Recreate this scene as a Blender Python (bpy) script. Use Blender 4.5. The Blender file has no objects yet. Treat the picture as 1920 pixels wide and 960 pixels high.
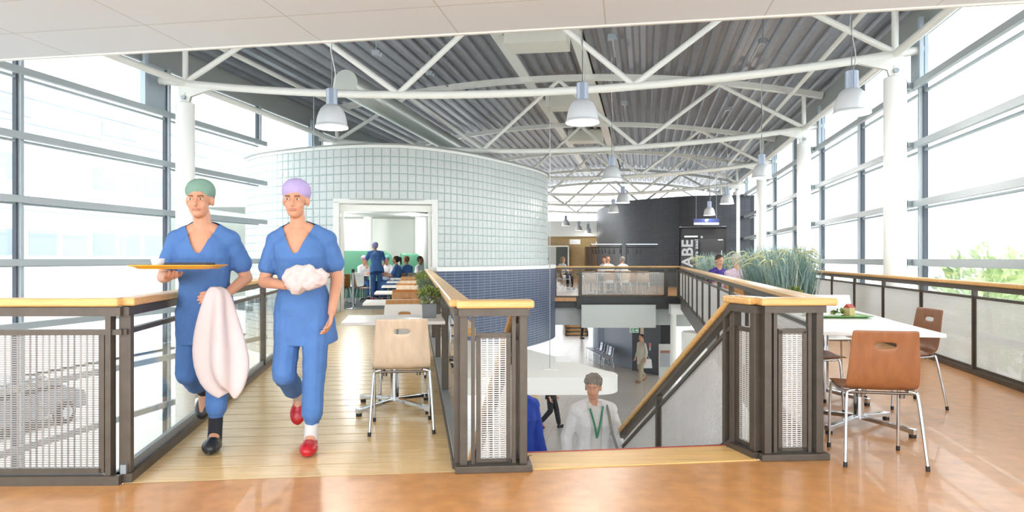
import bpy, math, random
from mathutils import Vector, Matrix, noise
V = Vector
PI = math.pi
SC = bpy.context.scene
COL = SC.collection

# ------------------------------------------------------------------ camera, sky, exposure
F, H0, EYE = 1280.0, 484.5, 1.25
cam = bpy.data.cameras.new('camera'); cam.sensor_width = 36.0; cam.lens = 36.0 * F / 1920.0
cam.shift_y = (H0 - 480.0) / 1920.0; cam.clip_start = 0.05; cam.clip_end = 500
camo = bpy.data.objects.new('camera', cam); COL.objects.link(camo)
camo.location = (0, 0, EYE); camo.rotation_euler = (PI / 2, 0, 0)
SC.camera = camo
SC.view_settings.view_transform = 'Standard'; SC.view_settings.look = 'None'
SC.view_settings.gamma = 1.0; SC.view_settings.use_curve_mapping = False
SC.view_settings.exposure = 1.58
w = bpy.data.worlds.new('sky'); SC.world = w; w.use_nodes = True
bg = w.node_tree.nodes['Background']
bg.inputs[0].default_value = (0.91, 0.97, 1.02, 1); bg.inputs[1].default_value = 1.6
SC.cycles.use_denoising = True
SC.cycles.max_bounces = 8; SC.cycles.diffuse_bounces = 4; SC.cycles.glossy_bounces = 3
SC.cycles.transmission_bounces = 4; SC.cycles.transparent_max_bounces = 24
SC.cycles.caustics_reflective = False; SC.cycles.caustics_refractive = False
SC.cycles.sample_clamp_indirect = 6.0

# ------------------------------------------------------------------ helpers
def at(u, v, Y): return V(((u - 960) / F * Y, Y, EYE - (v - H0) / F * Y))
def fl(u, v, z=0.0): return at(u, v, F * (EYE - z) / (v - H0))
def lin(c): return tuple(((x / 255) / 12.92 if x / 255 <= .04045 else ((x / 255 + .055) / 1.055) ** 2.4) for x in c)

MATS = {}
def mat(name, rgb, rough=.5, metal=0.0, vary=0.0, vscale=6.0, bump=0.0, bscale=40.0, coat=0.0, emit=0.0, spec=.5):
    if name in MATS: return MATS[name]
    m = bpy.data.materials.new(name); m.use_nodes = True
    nt = m.node_tree; b = nt.nodes['Principled BSDF']
    c = lin(rgb)
    b.inputs['Base Color'].default_value = (*c, 1); b.inputs['Roughness'].default_value = rough
    b.inputs['Metallic'].default_value = metal; b.inputs['Coat Weight'].default_value = coat
    b.inputs['Specular IOR Level'].default_value = spec
    tc = None
    if vary or bump: tc = nt.nodes.new('ShaderNodeTexCoord')
    if vary:
        n = nt.nodes.new('ShaderNodeTexNoise'); n.inputs['Scale'].default_value = vscale; n.inputs['Detail'].default_value = 5
        nt.links.new(tc.outputs['Object'], n.inputs['Vector'])
        r = nt.nodes.new('ShaderNodeValToRGB')
        r.color_ramp.elements[0].position = .3; r.color_ramp.elements[1].position = .7
        r.color_ramp.elements[0].color = (*[x * (1 - vary) for x in c], 1)
        r.color_ramp.elements[1].color = (*[min(1, x * (1 + vary)) for x in c], 1)
        nt.links.new(n.outputs['Fac'], r.inputs['Fac']); nt.links.new(r.outputs['Color'], b.inputs['Base Color'])
    if bump:
        n = nt.nodes.new('ShaderNodeTexNoise'); n.inputs['Scale'].default_value = bscale; n.inputs['Detail'].default_value = 4
        nt.links.new(tc.outputs['Object'], n.inputs['Vector'])
        bp = nt.nodes.new('ShaderNodeBump'); bp.inputs['Strength'].default_value = bump; bp.inputs['Distance'].default_value = .02
        nt.links.new(n.outputs['Fac'], bp.inputs['Height']); nt.links.new(bp.outputs['Normal'], b.inputs['Normal'])
    if emit:
        b.inputs['Emission Color'].default_value = (*c, 1); b.inputs['Emission Strength'].default_value = emit
    MATS[name] = m
    return m

def wood(name, rgb, rough=.35, scale=(3, 40, 40), dark=.75):
    if name in MATS: return MATS[name]
    m = mat(name, rgb, rough); nt = m.node_tree; b = nt.nodes['Principled BSDF']; c = lin(rgb)
    tc = nt.nodes.new('ShaderNodeTexCoord'); mp = nt.nodes.new('ShaderNodeMapping'); mp.inputs['Scale'].default_value = scale
    n = nt.nodes.new('ShaderNodeTexNoise'); n.inputs['Scale'].default_value = 1.0; n.inputs['Detail'].default_value = 6
    r = nt.nodes.new('ShaderNodeValToRGB'); r.color_ramp.elements[0].position = .3; r.color_ramp.elements[1].position = .7
    r.color_ramp.elements[0].color = (*[x * dark for x in c], 1); r.color_ramp.elements[1].color = (*[min(1, x * 1.12) for x in c], 1)
    nt.links.new(tc.outputs['Object'], mp.inputs['Vector']); nt.links.new(mp.outputs['Vector'], n.inputs['Vector'])
    nt.links.new(n.outputs['Fac'], r.inputs['Fac']); nt.links.new(r.outputs['Color'], b.inputs['Base Color'])
    return m

def brick(name, c1, c2, grout, bw, bh, mortar, rough=.4, offset=0.0, bump=.4, spec=.5):
    """tile / brick pattern in metres on the UV map"""
    m = mat(name, c1, rough, spec=spec); nt = m.node_tree; b = nt.nodes['Principled BSDF']
    uv = nt.nodes.new('ShaderNodeUVMap'); t = nt.nodes.new('ShaderNodeTexBrick')
    t.offset = offset; t.inputs['Scale'].default_value = 1.0
    t.inputs['Color1'].default_value = (*lin(c1), 1); t.inputs['Color2'].default_value = (*lin(c2), 1); t.inputs['Mortar'].default_value = (*lin(grout), 1)
    t.inputs['Brick Width'].default_value = bw; t.inputs['Row Height'].default_value = bh
    t.inputs['Mortar Size'].default_value = mortar; t.inputs['Mortar Smooth'].default_value = .1
    nt.links.new(uv.outputs['UV'], t.inputs['Vector']); nt.links.new(t.outputs['Color'], b.inputs['Base Color'])
    if bump:
        bp = nt.nodes.new('ShaderNodeBump'); bp.inputs['Strength'].default_value = bump; bp.inputs['Distance'].default_value = .004; bp.invert = True
        nt.links.new(t.outputs['Fac'], bp.inputs['Height']); nt.links.new(bp.outputs['Normal'], b.inputs['Normal'])
    return m

def glass_mat(name, tint=(1, 1, 1), refl=1.0):
    if name in MATS: return MATS[name]
    m = bpy.data.materials.new(name); m.use_nodes = True; nt = m.node_tree; nt.nodes.clear()
    o = nt.nodes.new('ShaderNodeOutputMaterial'); mx = nt.nodes.new('ShaderNodeMixShader')
    tr = nt.nodes.new('ShaderNodeBsdfTransparent'); tr.inputs[0].default_value = (*tint, 1)
    gl = nt.nodes.new('ShaderNodeBsdfGlossy'); gl.inputs['Roughness'].default_value = .01; gl.inputs[0].default_value = (refl, refl, refl, 1)
    lw_ = nt.nodes.new('ShaderNodeLayerWeight'); lw_.inputs[0].default_value = .5
    pw_ = nt.nodes.new('ShaderNodeMath'); pw_.operation = 'POWER'; pw_.inputs[1].default_value = 4.5
    ma = nt.nodes.new('ShaderNodeMath'); ma.operation = 'MULTIPLY_ADD'; ma.inputs[1].default_value = .92; ma.inputs[2].default_value = .035; ma.use_clamp = True
    nt.links.new(lw_.outputs['Facing'], pw_.inputs[0]); nt.links.new(pw_.outputs[0], ma.inputs[0])
    nt.links.new(ma.outputs[0], mx.inputs[0]); nt.links.new(tr.outputs[0], mx.inputs[1]); nt.links.new(gl.outputs[0], mx.inputs[2])
    nt.links.new(mx.outputs[0], o.inputs[0])
    MATS[name] = m
    return m

class MB:
    """collects geometry for one mesh"""
    def __init__(s): s.v = []; s.f = []; s.sm = []; s.mi = []; s.uv = {}
    def add(s, vs, fs, smooth=False, mi=0):
        o = len(s.v); s.v += [tuple(p) for p in vs]
        for f in fs: s.f.append([i + o for i in f]); s.sm.append(smooth); s.mi.append(mi)
        return s
    def quad(s, a, b, c, d, mi=0, uv=None, smooth=False):
        s.add([a, b, c, d], [(0, 1, 2, 3)], smooth, mi)
        if uv: s.uv[len(s.f) - 1] = uv
        return s
    def hexa(s, p, mi=0):   # 8 points: bottom 0-3, top 4-7
        return s.add(p, [(3, 2, 1, 0), (4, 5, 6, 7), (0, 1, 5, 4), (1, 2, 6, 5), (2, 3, 7, 6), (3, 0, 4, 7)], mi=mi)
    def box(s, c, d, R=None, mi=0):
        c = V(c); x, y, z = d[0] / 2, d[1] / 2, d[2] / 2
        p = [V(q) for q in ((-x, -y, -z), (x, -y, -z), (x, y, -z), (-x, y, -z), (-x, -y, z), (x, -y, z), (x, y, z), (-x, y, z))]
        if R is not None: p = [R @ q for q in p]
        return s.hexa([c + q for q in p], mi)
    def bar(s, a, b, w, h, up=(0, 0, 1), mi=0):
        """bar from a to b, w sideways, h along up"""
        a, b = V(a), V(b); d = (b - a).normalized(); up = V(up)
        x = d.cross(up)
        x = x.normalized() if x.length > 1e-5 else V((1, 0, 0))
        u = x.cross(d).normalized(); x *= w / 2; u *= h / 2
        return s.hexa([a - x - u, a + x - u, b + x - u, b - x - u, a - x + u, a + x + u, b + x + u, b - x + u], mi)
    def vbar(s, a, b, w, h, mi=0):
        """bar whose section stays vertical (h straight up), for sloping rails"""
        a, b = V(a), V(b); d = (b - a); d.z = 0; x = d.cross(V((0, 0, 1))).normalized() * (w / 2); u = V((0, 0, h / 2))
        return s.hexa([a - x - u, a + x - u, b + x - u, b - x - u, a - x + u, a + x + u, b + x + u, b - x + u], mi)
    def tube(s, pts, r, n=10, caps=True, mi=0):
        pts = [V(p) for p in pts]; rs = r if isinstance(r, (list, tuple)) else [r] * len(pts)
        t0 = (pts[1] - pts[0]).normalized(); x = t0.orthogonal().normalized(); rings = []
        for i, p in enumerate(pts):
            if i == 0: t = t0
            elif i == len(pts) - 1: t = (p - pts[i - 1]).normalized()
            else: t = ((p - pts[i - 1]).normalized() + (pts[i + 1] - p).normalized()).normalized()
            x = (x - t * x.dot(t)).normalized(); y = t.cross(x)
            rings.append([p + (x * math.cos(2 * PI * k / n) + y * math.sin(2 * PI * k / n)) * rs[i] for k in range(n)])
        s.loft(rings, mi=mi)
        if caps:
            s.add(rings[0], [tuple(range(n))[::-1]], mi=mi); s.add(rings[-1], [tuple(range(n))], mi=mi)
        return s
    def loft(s, rings, closed=True, smooth=True, mi=0):
        n = len(rings[0]); vs = [p for r in rings for p in r]; fs = []
        for i in range(len(rings) - 1):
            for k in range(n if closed else n - 1):
                k2 = (k + 1) % n
                fs.append((i * n + k, i * n + k2, (i + 1) * n + k2, (i + 1) * n + k))
        return s.add(vs, fs, smooth, mi)
    def lathe(s, prof, c=(0, 0, 0), n=20, mi=0, smooth=True):
        c = V(c)
        rings = [[c + V((r * math.cos(2 * PI * k / n), r * math.sin(2 * PI * k / n), z)) for k in range(n)] for r, z in prof]
        return s.loft(rings, smooth=smooth, mi=mi)
    def cyl(s, c, r, z0, z1, n=20, mi=0):
        c = V((c[0], c[1], 0))
        return s.tube([c + V((0, 0, z0)), c + V((0, 0, z1))], r, n, True, mi)
    def prism(s, poly, z0, z1, mi=0):
        n = len(poly); vs = [(p[0], p[1], z0) for p in poly] + [(p[0], p[1], z1) for p in poly]
        return s.add(vs, [tuple(range(n))[::-1], tuple(range(n, 2 * n))] + [(i, (i + 1) % n, n + (i + 1) % n, n + i) for i in range(n)], mi=mi)
    def ell(s, c, r, R=None, nu=16, nv=10, mi=0):
        c = V(c); rings = []
        for j in range(nv + 1):
            a = -PI / 2 + PI * j / nv; cr = max(math.cos(a), 1e-3)
            ring = [V((r[0] * cr * math.cos(2 * PI * k / nu), r[1] * cr * math.sin(2 * PI * k / nu), r[2] * math.sin(a))) for k in range(nu)]
            rings.append([c + (R @ q if R is not None else q) for q in ring])
        s.loft(rings, mi=mi)
        return s.add(rings[0] + rings[-1], [tuple(range(nu))[::-1], tuple(range(nu, 2 * nu))], True, mi)
    def cap(s, a, b, ra, rb, n=12, mi=0):
        """tapered capsule"""
        a, b = V(a), V(b); d = (b - a).normalized(); pts = []; rs = []
        for k in (80, 55, 28, 0): q = math.radians(k); pts.append(a - d * ra * math.sin(q)); rs.append(ra * math.cos(q))
        for k in (0, 28, 55, 80): q = math.radians(k); pts.append(b + d * rb * math.sin(q)); rs.append(rb * math.cos(q))
        return s.tube(pts, rs, n, True, mi)
    def mesh(s, name, mats):
        me = bpy.data.meshes.new(name); me.from_pydata(s.v, [], s.f)
        for m in (mats if isinstance(mats, (list, tuple)) else [mats]): me.materials.append(m)
        me.polygons.foreach_set('use_smooth', s.sm); me.polygons.foreach_set('material_index', s.mi)
        if s.uv:
            ul = me.uv_layers.new(name='UVMap')
            for fi, uvs in s.uv.items():
                for li, q in zip(me.polygons[fi].loop_indices, uvs): ul.data[li].uv = q
        me.update()
        return me
    def build(s, name, mats, parent=None, bevel=0, label=None, kind=None):
        o = bpy.data.objects.new(name, s.mesh(name, mats)); COL.objects.link(o)
        if bevel:
            md = o.modifiers.new('edge', 'BEVEL'); md.width = bevel; md.segments = 2; md.limit_method = 'ANGLE'; md.angle_limit = .6
        hang(o, parent)
        if label: o['label'] = label
        if kind: o['kind'] = kind
        return o

def hang(o, parent):
    if parent is None: return
    o.parent = parent
    if parent.parent is None and parent.type == 'EMPTY' and parent.get('_world'):
        o.matrix_parent_inverse = Matrix.Translation(-V(parent.location))

def thing(name, label, cat, loc=(0, 0, 0), group=None, world=True, kind=None):
    o = bpy.data.objects.new(name, None); COL.objects.link(o); o.location = loc; o.empty_display_size = .1
    if world: o['_world'] = 1
    if label: o['label'] = label
    if cat: o['category'] = cat
    if group: o['group'] = group
    if kind: o['kind'] = kind
    return o
def tag(o, label, cat, group=None):
    o['label'] = label; o['category'] = cat
    if group: o['group'] = group
    return o
def struct(o): o['kind'] = 'structure'; return o
KIDS = {}
def dup(root, loc, rz=0.0, label=None, group=None, mats=None):
    """copy of a local-space thing with copies of its parts and sub-parts"""
    def cp(o, par):
        c = o.copy(); COL.objects.link(c)
        if par is not None: c.parent = par
        if mats and o.name.split('.')[0] in mats and o.type == 'MESH':
            c.material_slots[0].link = 'OBJECT'; c.material_slots[0].material = mats[o.name.split('.')[0]]
        for ch in o.children: cp(ch, c)
        return c
    r = cp(root, None); r.location = loc; r.rotation_euler = (0, 0, rz)
    if label: r['label'] = label
    if group: r['group'] = group
    return r
def catmull(P, m=8):
    P = [V(p) for p in P]; Q = [P[0] * 2 - P[1]] + P + [P[-1] * 2 - P[-2]]; out = []
    for i in range(1, len(Q) - 2):
        for k in range(m):
            t = k / m; a, b, c, d = Q[i - 1:i + 3]
            out.append(.5 * ((2 * b) + (c - a) * t + (2 * a - 5 * b + 4 * c - d) * t * t + (3 * b - a - 3 * c + d) * t ** 3))
    return out + [P[-1]]
def resample(P, step):
    out = [P[0]]; acc = 0.0; L = [0]
    for i in range(1, len(P)): L.append(L[-1] + (P[i] - P[i - 1]).length)
    n = max(1, round(L[-1] / step)); j = 0; out = []
    for k in range(n + 1):
        d = L[-1] * k / n
        while j < len(L) - 2 and L[j + 1] < d: j += 1
        t = (d - L[j]) / max(1e-9, L[j + 1] - L[j]); out.append(P[j].lerp(P[j + 1], min(1, t)))
    return out
def wallstrip(mb, P, z0, z1, mi=0, u0=0.0, smooth=True, flip=False):
    """vertical wall along the plan curve P with metric UVs"""
    u = u0
    for i in range(len(P) - 1):
        a, b = P[i], P[i + 1]; d = (b - a).length
        q = [V((a.x, a.y, z0)), V((b.x, b.y, z0)), V((b.x, b.y, z1)), V((a.x, a.y, z1))]
        uv = [(u, z0), (u + d, z0), (u + d, z1), (u, z1)]
        if flip: q.reverse(); uv.reverse()
        mb.quad(*q, mi=mi, uv=uv); u += d
    return u
def offset(P, d):
    """shift a plan curve to its right-hand side by d"""
    out = []
    for i in range(len(P)):
        t = (P[min(i + 1, len(P) - 1)] - P[max(i - 1, 0)]).normalized()
        out.append(P[i] + V((t.y, -t.x, 0)) * d)
    return out

# ------------------------------------------------------------------ materials
WHITE = mat('white_paint', (238, 238, 234), .45)
STEELW = mat('white_steel', (236, 236, 230), .35)
DARK = mat('dark_bronze_metal', (86, 78, 69), .42, .3, vary=.12, vscale=12)
GREYM = mat('grey_metal', (150, 156, 160), .4, .5)
ALU = mat('aluminium', (190, 196, 200), .3, .85)
CHROME = mat('chrome', (205, 208, 212), .12, 1.0)
BLACK = mat('black_plastic', (24, 24, 26), .5)
HAND = wood('oiled_beech', (226, 180, 112), .3, (6, 60, 60), .82)
MESHM = mat('backlit_perforated_metal', (150, 147, 143), .45, .3)  # near left mesh: its backlit grey is put into the colour
MESHL = mat('pale_perforated_metal', (214, 212, 208), .4, .2)
GLASS = glass_mat('clear_glass', (.97, .985, .98))
GLASSF = glass_mat('facade_glass', (.95, .97, .97), .75)
LINO = mat('orange_linoleum', (202, 144, 86), .32, vary=.13, vscale=9, coat=.15)
CARPET = mat('grey_carpet', (112, 116, 116), .95, vary=.1, vscale=60, bump=.3, bscale=200)
CONC = mat('pale_floor_tile', (176, 174, 168), .3, vary=.05, vscale=2)

# ------------------------------------------------------------------ the place in plan
KH = .195                                           # the hall runs along (KH, 1)
A = V((KH, 1, 0)).normalized()
L0, WV, AV = V((-6.03, 12.6, 0)), V((12.09, -1.8, 0)), V((KH, 1, 0))
def hallt(p): d = p - L0; return max(0, min(1, (d.x * AV.y - d.y * AV.x) / (WV.x * AV.y - WV.y * AV.x)))
def hall(t, s, z=0.0): return L0 + WV * t + AV * s + V((0, 0, z))
LOW = -3.3
def leftrail(Y): return V((-2.165 - .165 * (Y - 3.80), Y, 0))
def rightrail(Y): return V((-.305 - .14 * (Y - 4.02), Y, 0))
def voidrail(Y): return V((1.05 + .198 * Y, Y, 0))
def galrail(Y): return V((3.53 + .2 * Y, Y, 0))
FAR = 21.8
# floor slabs
m = MB()
front = [(-7.5, -1.2), (8, -1.2), (8, 1), tuple(galrail(3.2).xy + V((.07, 0))), tuple(galrail(29.5).xy + V((.07, 0))), (9.6, 33), (4, 46), (1.2, 46), (.6, 30),
         (1.35, FAR - .02), tuple(voidrail(FAR).xy), tuple(voidrail(4.30).xy), (1.50, 4.22), (.08, 4.03), (-.32, 4.00), (-2.2, 3.78), (-7.5, 3.74)]
m.prism(front, -.12, 0)
struct(m.build('floor', LINO))
# bridge deck of boards running across
m = MB(); y = 3.80; k = 0
BO = wood('bridge_board', (226, 194, 140), .22, (3, 26, 26), .88)
while y < 16.6:
    y2 = y + .236
    a, b = leftrail(y), rightrail(y); c2, d2 = leftrail(y2), rightrail(y2)
    sk = .18 * (y - 3.8) * 0
    a.y = y - .0; b.y = y + .215; c2.y = y2; d2.y = y2 + .215
    m.hexa([a + V((0, 0, -.06)), b + V((0, 0, -.06)), d2 + V((0, -.015, -.06)), c2 + V((0, -.015, -.06)), a, b, d2 + V((0, -.015, 0)), c2 + V((0, -.015, 0))])
    y = y2
struct(m.build('bridge_floor', BO))
m = MB(); m.hexa([leftrail(3.8) + V((0, 0, -.35)), rightrail(4.0) + V((0, 0, -.35)), rightrail(16.8) + V((0, 0, -.35)), leftrail(16.6) + V((0, 0, -.35)),
                  leftrail(3.8) + V((0, 0, -.003)), rightrail(4.0) + V((0, 0, -.003)), rightrail(16.8) + V((0, 0, -.003)), leftrail(16.6) + V((0, 0, -.003))])
struct(m.build('bridge_slab', mat('bridge_underside', (92, 66, 40), .8)))
# wooden nosing of the stair with its red strip
p0, p1 = V((.085, 4.035, 0)), V((1.52, 4.225, 0)); q0, q1 = V((.07, 4.36, 0)), V((1.455, 4.545, 0))
m = MB(); up = V((0, 0, .006)); dn = V((0, 0, -.05))
m.hexa([p0 + dn, p1 + dn, q1 + dn, q0 + dn, p0 + up, p1 + up, q1 + up, q0 + up]); no = m.build('trim_1', wood('nosing_beech', (228, 186, 118), .45, (2, 20, 20), .88)); struct(no)
m = MB(); o1 = V((0, .016, 0))
m.hexa([q0 + dn, q1 + dn, q1 + o1 + dn, q0 + o1 + dn, q0 + up * 1.6, q1 + up * 1.6, q1 + o1 + up * 1.6, q0 + o1 + up * 1.6]); struct(m.build('trim_2', mat('red_anti_slip_strip', (150, 40, 44), .5)))
# lower floor and outside ground
m = MB()
low = [(-9.3, 2), (5, 2), (13.5, 46), (6, 62), (-1, 62), (-1.2, 46)]
m.prism([(-7.6, 1.5), (6, 1.5), (15, 52), (-1, 52)], LOW - .1, LOW)
struct(m.build('lower_floor', brick('grey_floor_tiles', (202, 199, 192), (194, 191, 184), (160, 157, 151), 1.2, .6, .008, .28, bump=.1)))
lf = bpy.data.objects['lower_floor'].data
ul = lf.uv_layers.new(name='UVMap')
for l in lf.loops: co = lf.vertices[l.vertex_index].co; ul.data[l.index].uv = (co.x * .98 - co.y * .19, co.x * .19 + co.y * .98)
m = MB(); m.prism([(-140, -40), (140, -40), (140, 220), (-140, 220)], LOW - .4, LOW - .15)
struct(m.build('ground', mat('pale_paving', (214, 212, 206), .7, vary=.06, vscale=.4)))

# ------------------------------------------------------------------ hanging ceiling over the camera
ZC = 3.1
def cl(u, v): return at(u, v, F * (ZC - EYE) / (H0 - v))
e0, e1 = cl(0, 112), cl(1920, 3.0); ed = (e1 - e0).normalized(); en = V((ed.y, -ed.x, 0))
cm = mat('ceiling_tile', (230, 236, 243), .8)
nt = cm.node_tree; b = nt.nodes['Principled BSDF']; tc = nt.nodes.new('ShaderNodeTexCoord'); t = nt.nodes.new('ShaderNodeTexBrick')
t.offset = 0; t.inputs['Scale'].default_value = 1; t.inputs['Brick Width'].default_value = 1.2; t.inputs['Row Height'].default_value = .62; t.inputs['Mortar Size'].default_value = .006
t.inputs['Color1'].default_value = (*lin((231, 237, 245)), 1); t.inputs['Color2'].default_value = (*lin((228, 234, 242)), 1); t.inputs['Mortar'].default_value = (*lin((205, 205, 205)), 1)
nt.links.new(tc.outputs['Object'], t.inputs['Vector']); nt.links.new(t.outputs['Color'], b.inputs['Base Color'])
m = MB(); m.hexa([(-6, 0, 0), (15, 0, 0), (15, 5.58, 0), (-6, 5.58, 0), (-6, 0, .05), (15, 0, .05), (15, 5.58, .05), (-6, 5.58, .05)])
m.v = [(x, -y, z) for x, y, z in m.v]
m.f = [f[::-1] for f in m.f]
o = struct(m.build('ceiling', cm))
g0 = cl(137, 103)
off = (g0 - e0).dot(ed)
o.location = e0 + ed * off; o.rotation_euler = (0, 0, math.atan2(ed.y, ed.x))
m = MB(); m.bar(e0 - ed * 6 + V((0, 0, .03)), e1 + ed * 6 + V((0, 0, .03)), .03, .085); struct(m.build('trim_3', WHITE))
m = MB(); m.bar(e0 - ed * 6 + V((0, 0, .55)) - en * .0, e1 + ed * 6 + V((0, 0, .55)), .04, .95); struct(m.build('wall_above_ceiling', WHITE))

# ------------------------------------------------------------------ roof deck, trusses, columns
def zarc(t): return 5.37 + .6 * (1 - (2 * t - 1) ** 2)
def zbot(t): return 4.48 - .40 * (1 - (2 * t - 1) ** 2)
m = MB(); prof = []; x = -.085; per = .0245
while x < 1.075:
    for dx, dz in ((0, 0), (.34, 0), (.5, .085), (.84, .085)):
        prof.append((x + per * dx, dz))
    x += per
S0, S1 = -9.5, 33.0
for i in range(len(prof) - 1):
    (t0, d0), (t1, d1) = prof[i], prof[i + 1]
    a, b = hall(t0, S0, zarc(t0) + .14 + d0), hall(t1, S0, zarc(t1) + .14 + d1); c2, d2 = hall(t1, S1, zarc(t1) + .14 + d1), hall(t0, S1, zarc(t0) + .14 + d0)
    m.quad(a, b, c2, d2)
    e = V((0, 0, .03)); m.quad(d2 + e, c2 + e, b + e, a + e)
struct(m.build('roof_deck', mat('galvanised_deck', (146, 148, 155), .38, .55, vary=.06, vscale=3)))
# flat white strips under the ridge and the fascia along the eaves
for i, t in enumerate((.427, .562)):
    m = MB(); m.bar(hall(t, -2.5, zarc(t) + .1), hall(t, 27, zarc(t) + .1), .26, .06); struct(m.build('trim_%d' % (4 + i), WHITE))
FASC = mat('grey_fascia', (158, 162, 160), .5)
for i, (t, x0) in enumerate(((0, -9.25), (1, 4.47))):
    p, q = V((x0 + KH * 2, 2, 5.12)), V((x0 + KH * 45, 45, 5.12))
    m = MB(); m.bar(p, q, .08, .50); struct(m.build('trim_%d' % (6 + i), FASC))
for k in range(3):
    s = 2.4 + 5.9 * k
    a, b = hall(.446, s), hall(.552, s); m = MB()
    m.hexa([a + V((0, 0, 5.72)), b + V((0, 0, 5.72)), b + AV * .75 + V((0, 0, 5.72)), a + AV * .75 + V((0, 0, 5.72)),
            a + V((0, 0, 6.15)), b + V((0, 0, 6.15)), b + AV * .75 + V((0, 0, 6.15)), a + AV * .75 + V((0, 0, 6.15))])
    o = m.build('ceiling_box', mat('cream_panel', (228, 226, 216), .5)); tag(o, ['cream box under the ridge nearest the hanging ceiling', 'second cream box from the front under the ridge', 'third cream box from the front under the ridge'][k], 'ventilation box', 'cream boxes between the ridge strips')
NT = 6
ORD = ['first', 'second', 'third', 'fourth', 'fifth', 'sixth']
for i in range(NT):
    s = 6.2 * i
    r = thing('roof_truss', 'white tubular roof truss spanning the hall, %s from the front' % ORD[i], 'roof truss', hall(0, s, 4.48), 'tubular trusses under the metal roof')
    m = MB(); n = 24; m.tube([hall(t / n, s, zbot(t / n)) for t in range(-1, n + 2)], .068, 12); m.build('bottom_chord', STEELW, r)
    m = MB()
    P = [hall(-.035 + 1.07 * k / n, s, zarc(-.035 + 1.07 * k / n)) for k in range(n + 1)]
    for k in range(n): m.bar(P[k], P[k + 1] + (P[k + 1] - P[k]) * .02, .16, .14)
    m.build('top_chord', STEELW, r)
    for bt, tt in ((0, 1 / 6), (1 / 3, 1 / 6), (1 / 3, .5), (2 / 3, .5), (2 / 3, 5 / 6), (1, 5 / 6)):
        m = MB(); m.tube([hall(bt, s, zbot(bt) + .02), hall(tt, s, zarc(tt) - .05)], .052, 10); m.build('diagonal', STEELW, r)
    for t in (0, 1):
        m = MB(); m.tube([hall(t, s, 4.48), hall(t, s, zarc(t))], .052, 10); m.build('end_post', STEELW, r)
        m = MB(); sg = 1 if t == 0 else -1; wd = WV.normalized() * sg
        c = hall(t, s, 4.45)
        for q in (-.03, .03):
            nrm = AV.normalized() * q
            pass
            pts = [c + wd * x + V((0, 0, z)) + nrm for x, z in ((-.12, .02), (.55, -.10), (.12, -.22), (.09, -.32), (0, -.36), (-.09, -.32), (-.12, -.15))]
            m.add(pts + [p + AV.normalized() * .012 for p in pts], [tuple(range(7)), tuple(range(7, 14))[::-1]] + [(k, k + 7, (k + 1) % 7 + 7, (k + 1) % 7) for k in range(7)])
        m.build('gusset', STEELW, r)
        m = MB(); m.tube([c + V((0, 0, -.24)) - AV * .07, c + V((0, 0, -.24)) + AV * .07], .04, 14); m.build('pin', GREYM, r)
for t, nm in ((0, 'left'), (1, 'right')):
    for zz, rr, pl, tt in ((4.48, .062, 'lower', t), (5.28, .05, 'upper', .03 if t == 0 else .97)):
        m = MB(); m.tube([hall(tt, -9, zz), hall(tt, 32.5, zz)], rr, 12)
        tag(m.build('eaves_tube', STEELW), '%s white tube running along the %s side of the roof' % (pl, nm), 'roof tube', 'tubes along the eaves')
k = 0
for i in range(5):
    for t in (0, 1):
        if t == 0 and i >= 1: z0 = 3.96 if i < 3 else 0
        else: z0 = LOW
        c = hall(t, 6.2 * i); m = MB(); m.cyl(c, .165, z0 if z0 > 0 else LOW, 4.10, 24)
        m.tube([c + V((0, 0, 4.10)), c + V((0, 0, 4.125))], [.165, .12], 24)
        m.bar(c + V((0, 0, 4.1)), c + V((0, 0, 4.3)), .04, .1, up=AV)
        struct(m.build('column', mat('column_paint', (240, 240, 238), .35)))
        k += 1

# ------------------------------------------------------------------ glazed facades, one window per bay
ZT = [LOW, -2.4, -1.5, -.62, .27, 1.19, 2.11, 3.03, 3.97, 4.87]
FRM = mat('window_frame_grey', (172, 180, 184), .45, .15)
GASK = mat('dark_gasket', (78, 84, 94), .5)
wn = 1
def facade(x0, y0, n, side, step=3.12, zmin=LOW, bars=True, col_off=0):
    global wn
    nrm = V((-1, KH, 0)).normalized() * (1 if side == 'left' else -1)   # outwards
    for i in range(n):
        ya, yb = y0 + i * step, y0 + (i + 1) * step
        a, b = V((x0 + KH * ya, ya, 0)), V((x0 + KH * yb, yb, 0))
        r = thing('window_%d' % wn, None, None, a + V((0, 0, zmin)), kind='structure'); wn += 1
        d = (b - a).normalized()
        m = MB(); m.bar(a + V((0, 0, zmin)) - nrm * .03, a + V((0, 0, 4.9)) - nrm * .03, .05, .12, up=nrm); m.build('mullion', FRM, r)
        m = MB(); m.bar(a + V((0, 0, zmin)) + d * -.042, a + V((0, 0, 4.9)) + d * -.042, .022, .07, up=nrm); m.build('gasket', GASK, r)
        for j in range(len(ZT) - 1):
            if ZT[j + 1] <= zmin: continue
            z0, z1 = ZT[j], ZT[j + 1]
            m = MB(); p, q = a + d * .03 + nrm * .03, b - d * .03 + nrm * .03; th = nrm * .012
            m.hexa([p + V((0, 0, z0)), q + V((0, 0, z0)), q + th + V((0, 0, z0)), p + th + V((0, 0, z0)), p + V((0, 0, z1)), q + V((0, 0, z1)), q + th + V((0, 0, z1)), p + th + V((0, 0, z1))])
            m.build('pane', GLASSF, r)
            m = MB(); m.bar(a + V((0, 0, z1 - .05)) + nrm * .0, b + V((0, 0, z1 - .05)), .05, .035); m.build('frame', FRM, r)
            if j < len(ZT) - 2:
                m = MB(); m.bar(a + V((0, 0, z1)) - nrm * .22, b + V((0, 0, z1)) - nrm * .22, .07, .10); m.build('transom', FRM, r)
facade(-9.25, .7, 5, 'left')
facade(-9.25, .7 + 5 * 3.12, 5, 'left', zmin=3.97)
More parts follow.
